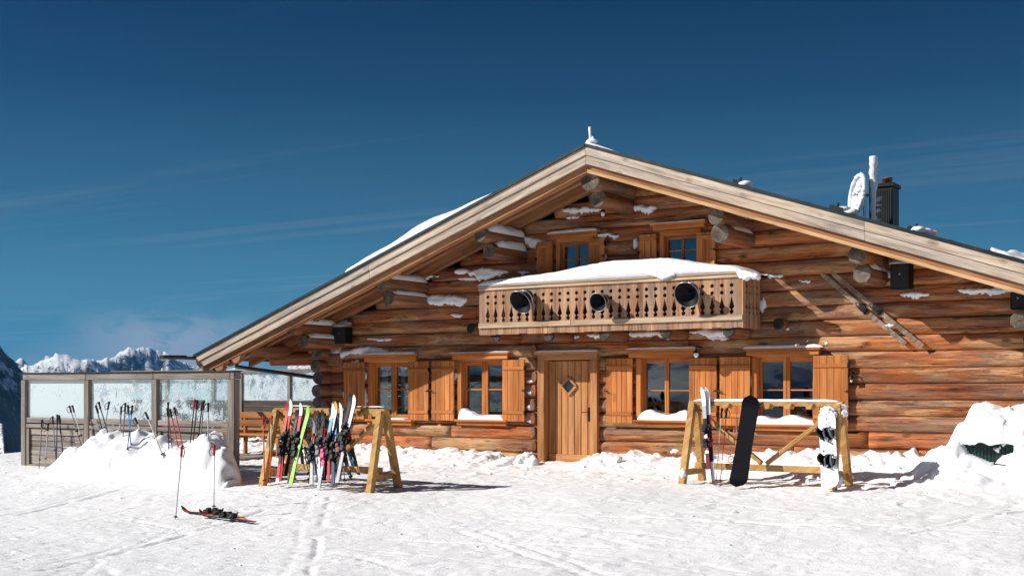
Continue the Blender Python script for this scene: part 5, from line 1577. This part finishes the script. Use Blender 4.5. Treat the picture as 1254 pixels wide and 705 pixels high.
lski((500,100),(640,600),[(.5,'navy'),(1,'black')],'navy and black ski leaning from the rear of the left rack',front=False)
lski((560,190),(668,555),[(.5,'teal'),(1,'silver')],'teal and silver ski leaning from the rear of the left rack',front=False)
lski((450,190),(360,560),[(.5,'black'),(1,'white')],'white-topped ski leaning from the rear, left part of the left rack',front=False)
lski((300,160),(330,540),[(.5,'black'),(1,'grey')],'black and grey ski leaning from the rear, beside the red one',front=False)
LP='ski poles in the left rack'
def lp(tip,tail,sc,gc,lab,y=YL-.5,**k):
    t=q6(*tip); b=q6(*tail); pole(P(t[0],t[1],y+.25),P(b[0],b[1],y),sc,gc,lab,LP,**k)
lp((68,215),(75,650),'orange','red','orange pole leaning outside the left leg of the left rack, leftmost',YL-.45,rad=.011,lower='orange')
lp((124,212),(113,640),'silver','red','orange and silver pole crossing the left leg of the left rack',YL-.50,rad=.011,lower='orange')
lp((425,165),(426,590),'silver','white','slim white pole hanging between the silver and pink skis',YL-.2)
lp((440,250),(470,600),'teal','black','pole with a teal shaft in the left rack',YL-.35,rad=.010)
lp((345,420),(385,600),'grey','black','short grey pole low beside the lime green ski',YL-.4)
lp((590,300),(520,660),'lblue','black','light blue pole leaning left among the middle skis',YL-.45,rad=.010)
lp((610,430),(650,620),'navy','black','short navy pole low behind the tall white ski',YL-.1)
lp((335,440),(372,600),'black','white','short black pole with a white grip low in the left rack',YL-.3)
lski((470,175),(430,640),[(.4,'white'),(.62,'maroon'),(1,'black')],'dark ski with a maroon middle left of the pink and blue one',yb=YL-.5,bcol='grey')
lski((520,160),(500,650),[(.35,'red'),(.6,'black'),(.85,'white'),(1,'navy')],'red, white and navy ski just left of the blue one',yb=YL-.55,w=.03)
lski((590,130),(575,640),[(.3,'black'),(.6,'pink'),(1,'white')],'slim white ski with a pink middle beside the blue one',yb=YL-.52,w=.03,bcol='maroon')
lski((640,175),(545,640),[(.5,'grey'),(.62,'black'),(1,'maroon')],'maroon-tipped ski under the tall white one',yb=YL-.5,w=.034)
lski((300,175),(215,610),[(.5,'black'),(1,'navy')],'navy-tipped dark ski between the red one and the black, red and white one',yb=YL-.42,w=.034)
lski((610,200),(700,600),[(.5,'black'),(1,'red')],'red-topped ski leaning from the rear near the right diagonal',front=False,w=.034)
lski((430,200),(520,600),[(.5,'maroon'),(1,'lblue')],'light blue ski leaning from the rear behind the slim silver one',front=False,w=.034)
lp((480,230),(455,640),'red','black','red pole leaning among the pink and blue skis',YL-.5,rad=.009)
lp((530,280),(560,640),'black','white','black pole with a white grip between the blue and the tall skis',YL-.45,rad=.009)
lp((575,330),(610,650),'silver','teal','silver pole with a teal grip under the tall pair',YL-.4,rad=.009)
lp((400,330),(370,640),'black','red','black pole with a red grip right of the lime green ski',YL-.5,rad=.009)
c=P(410,494,YL-.12)
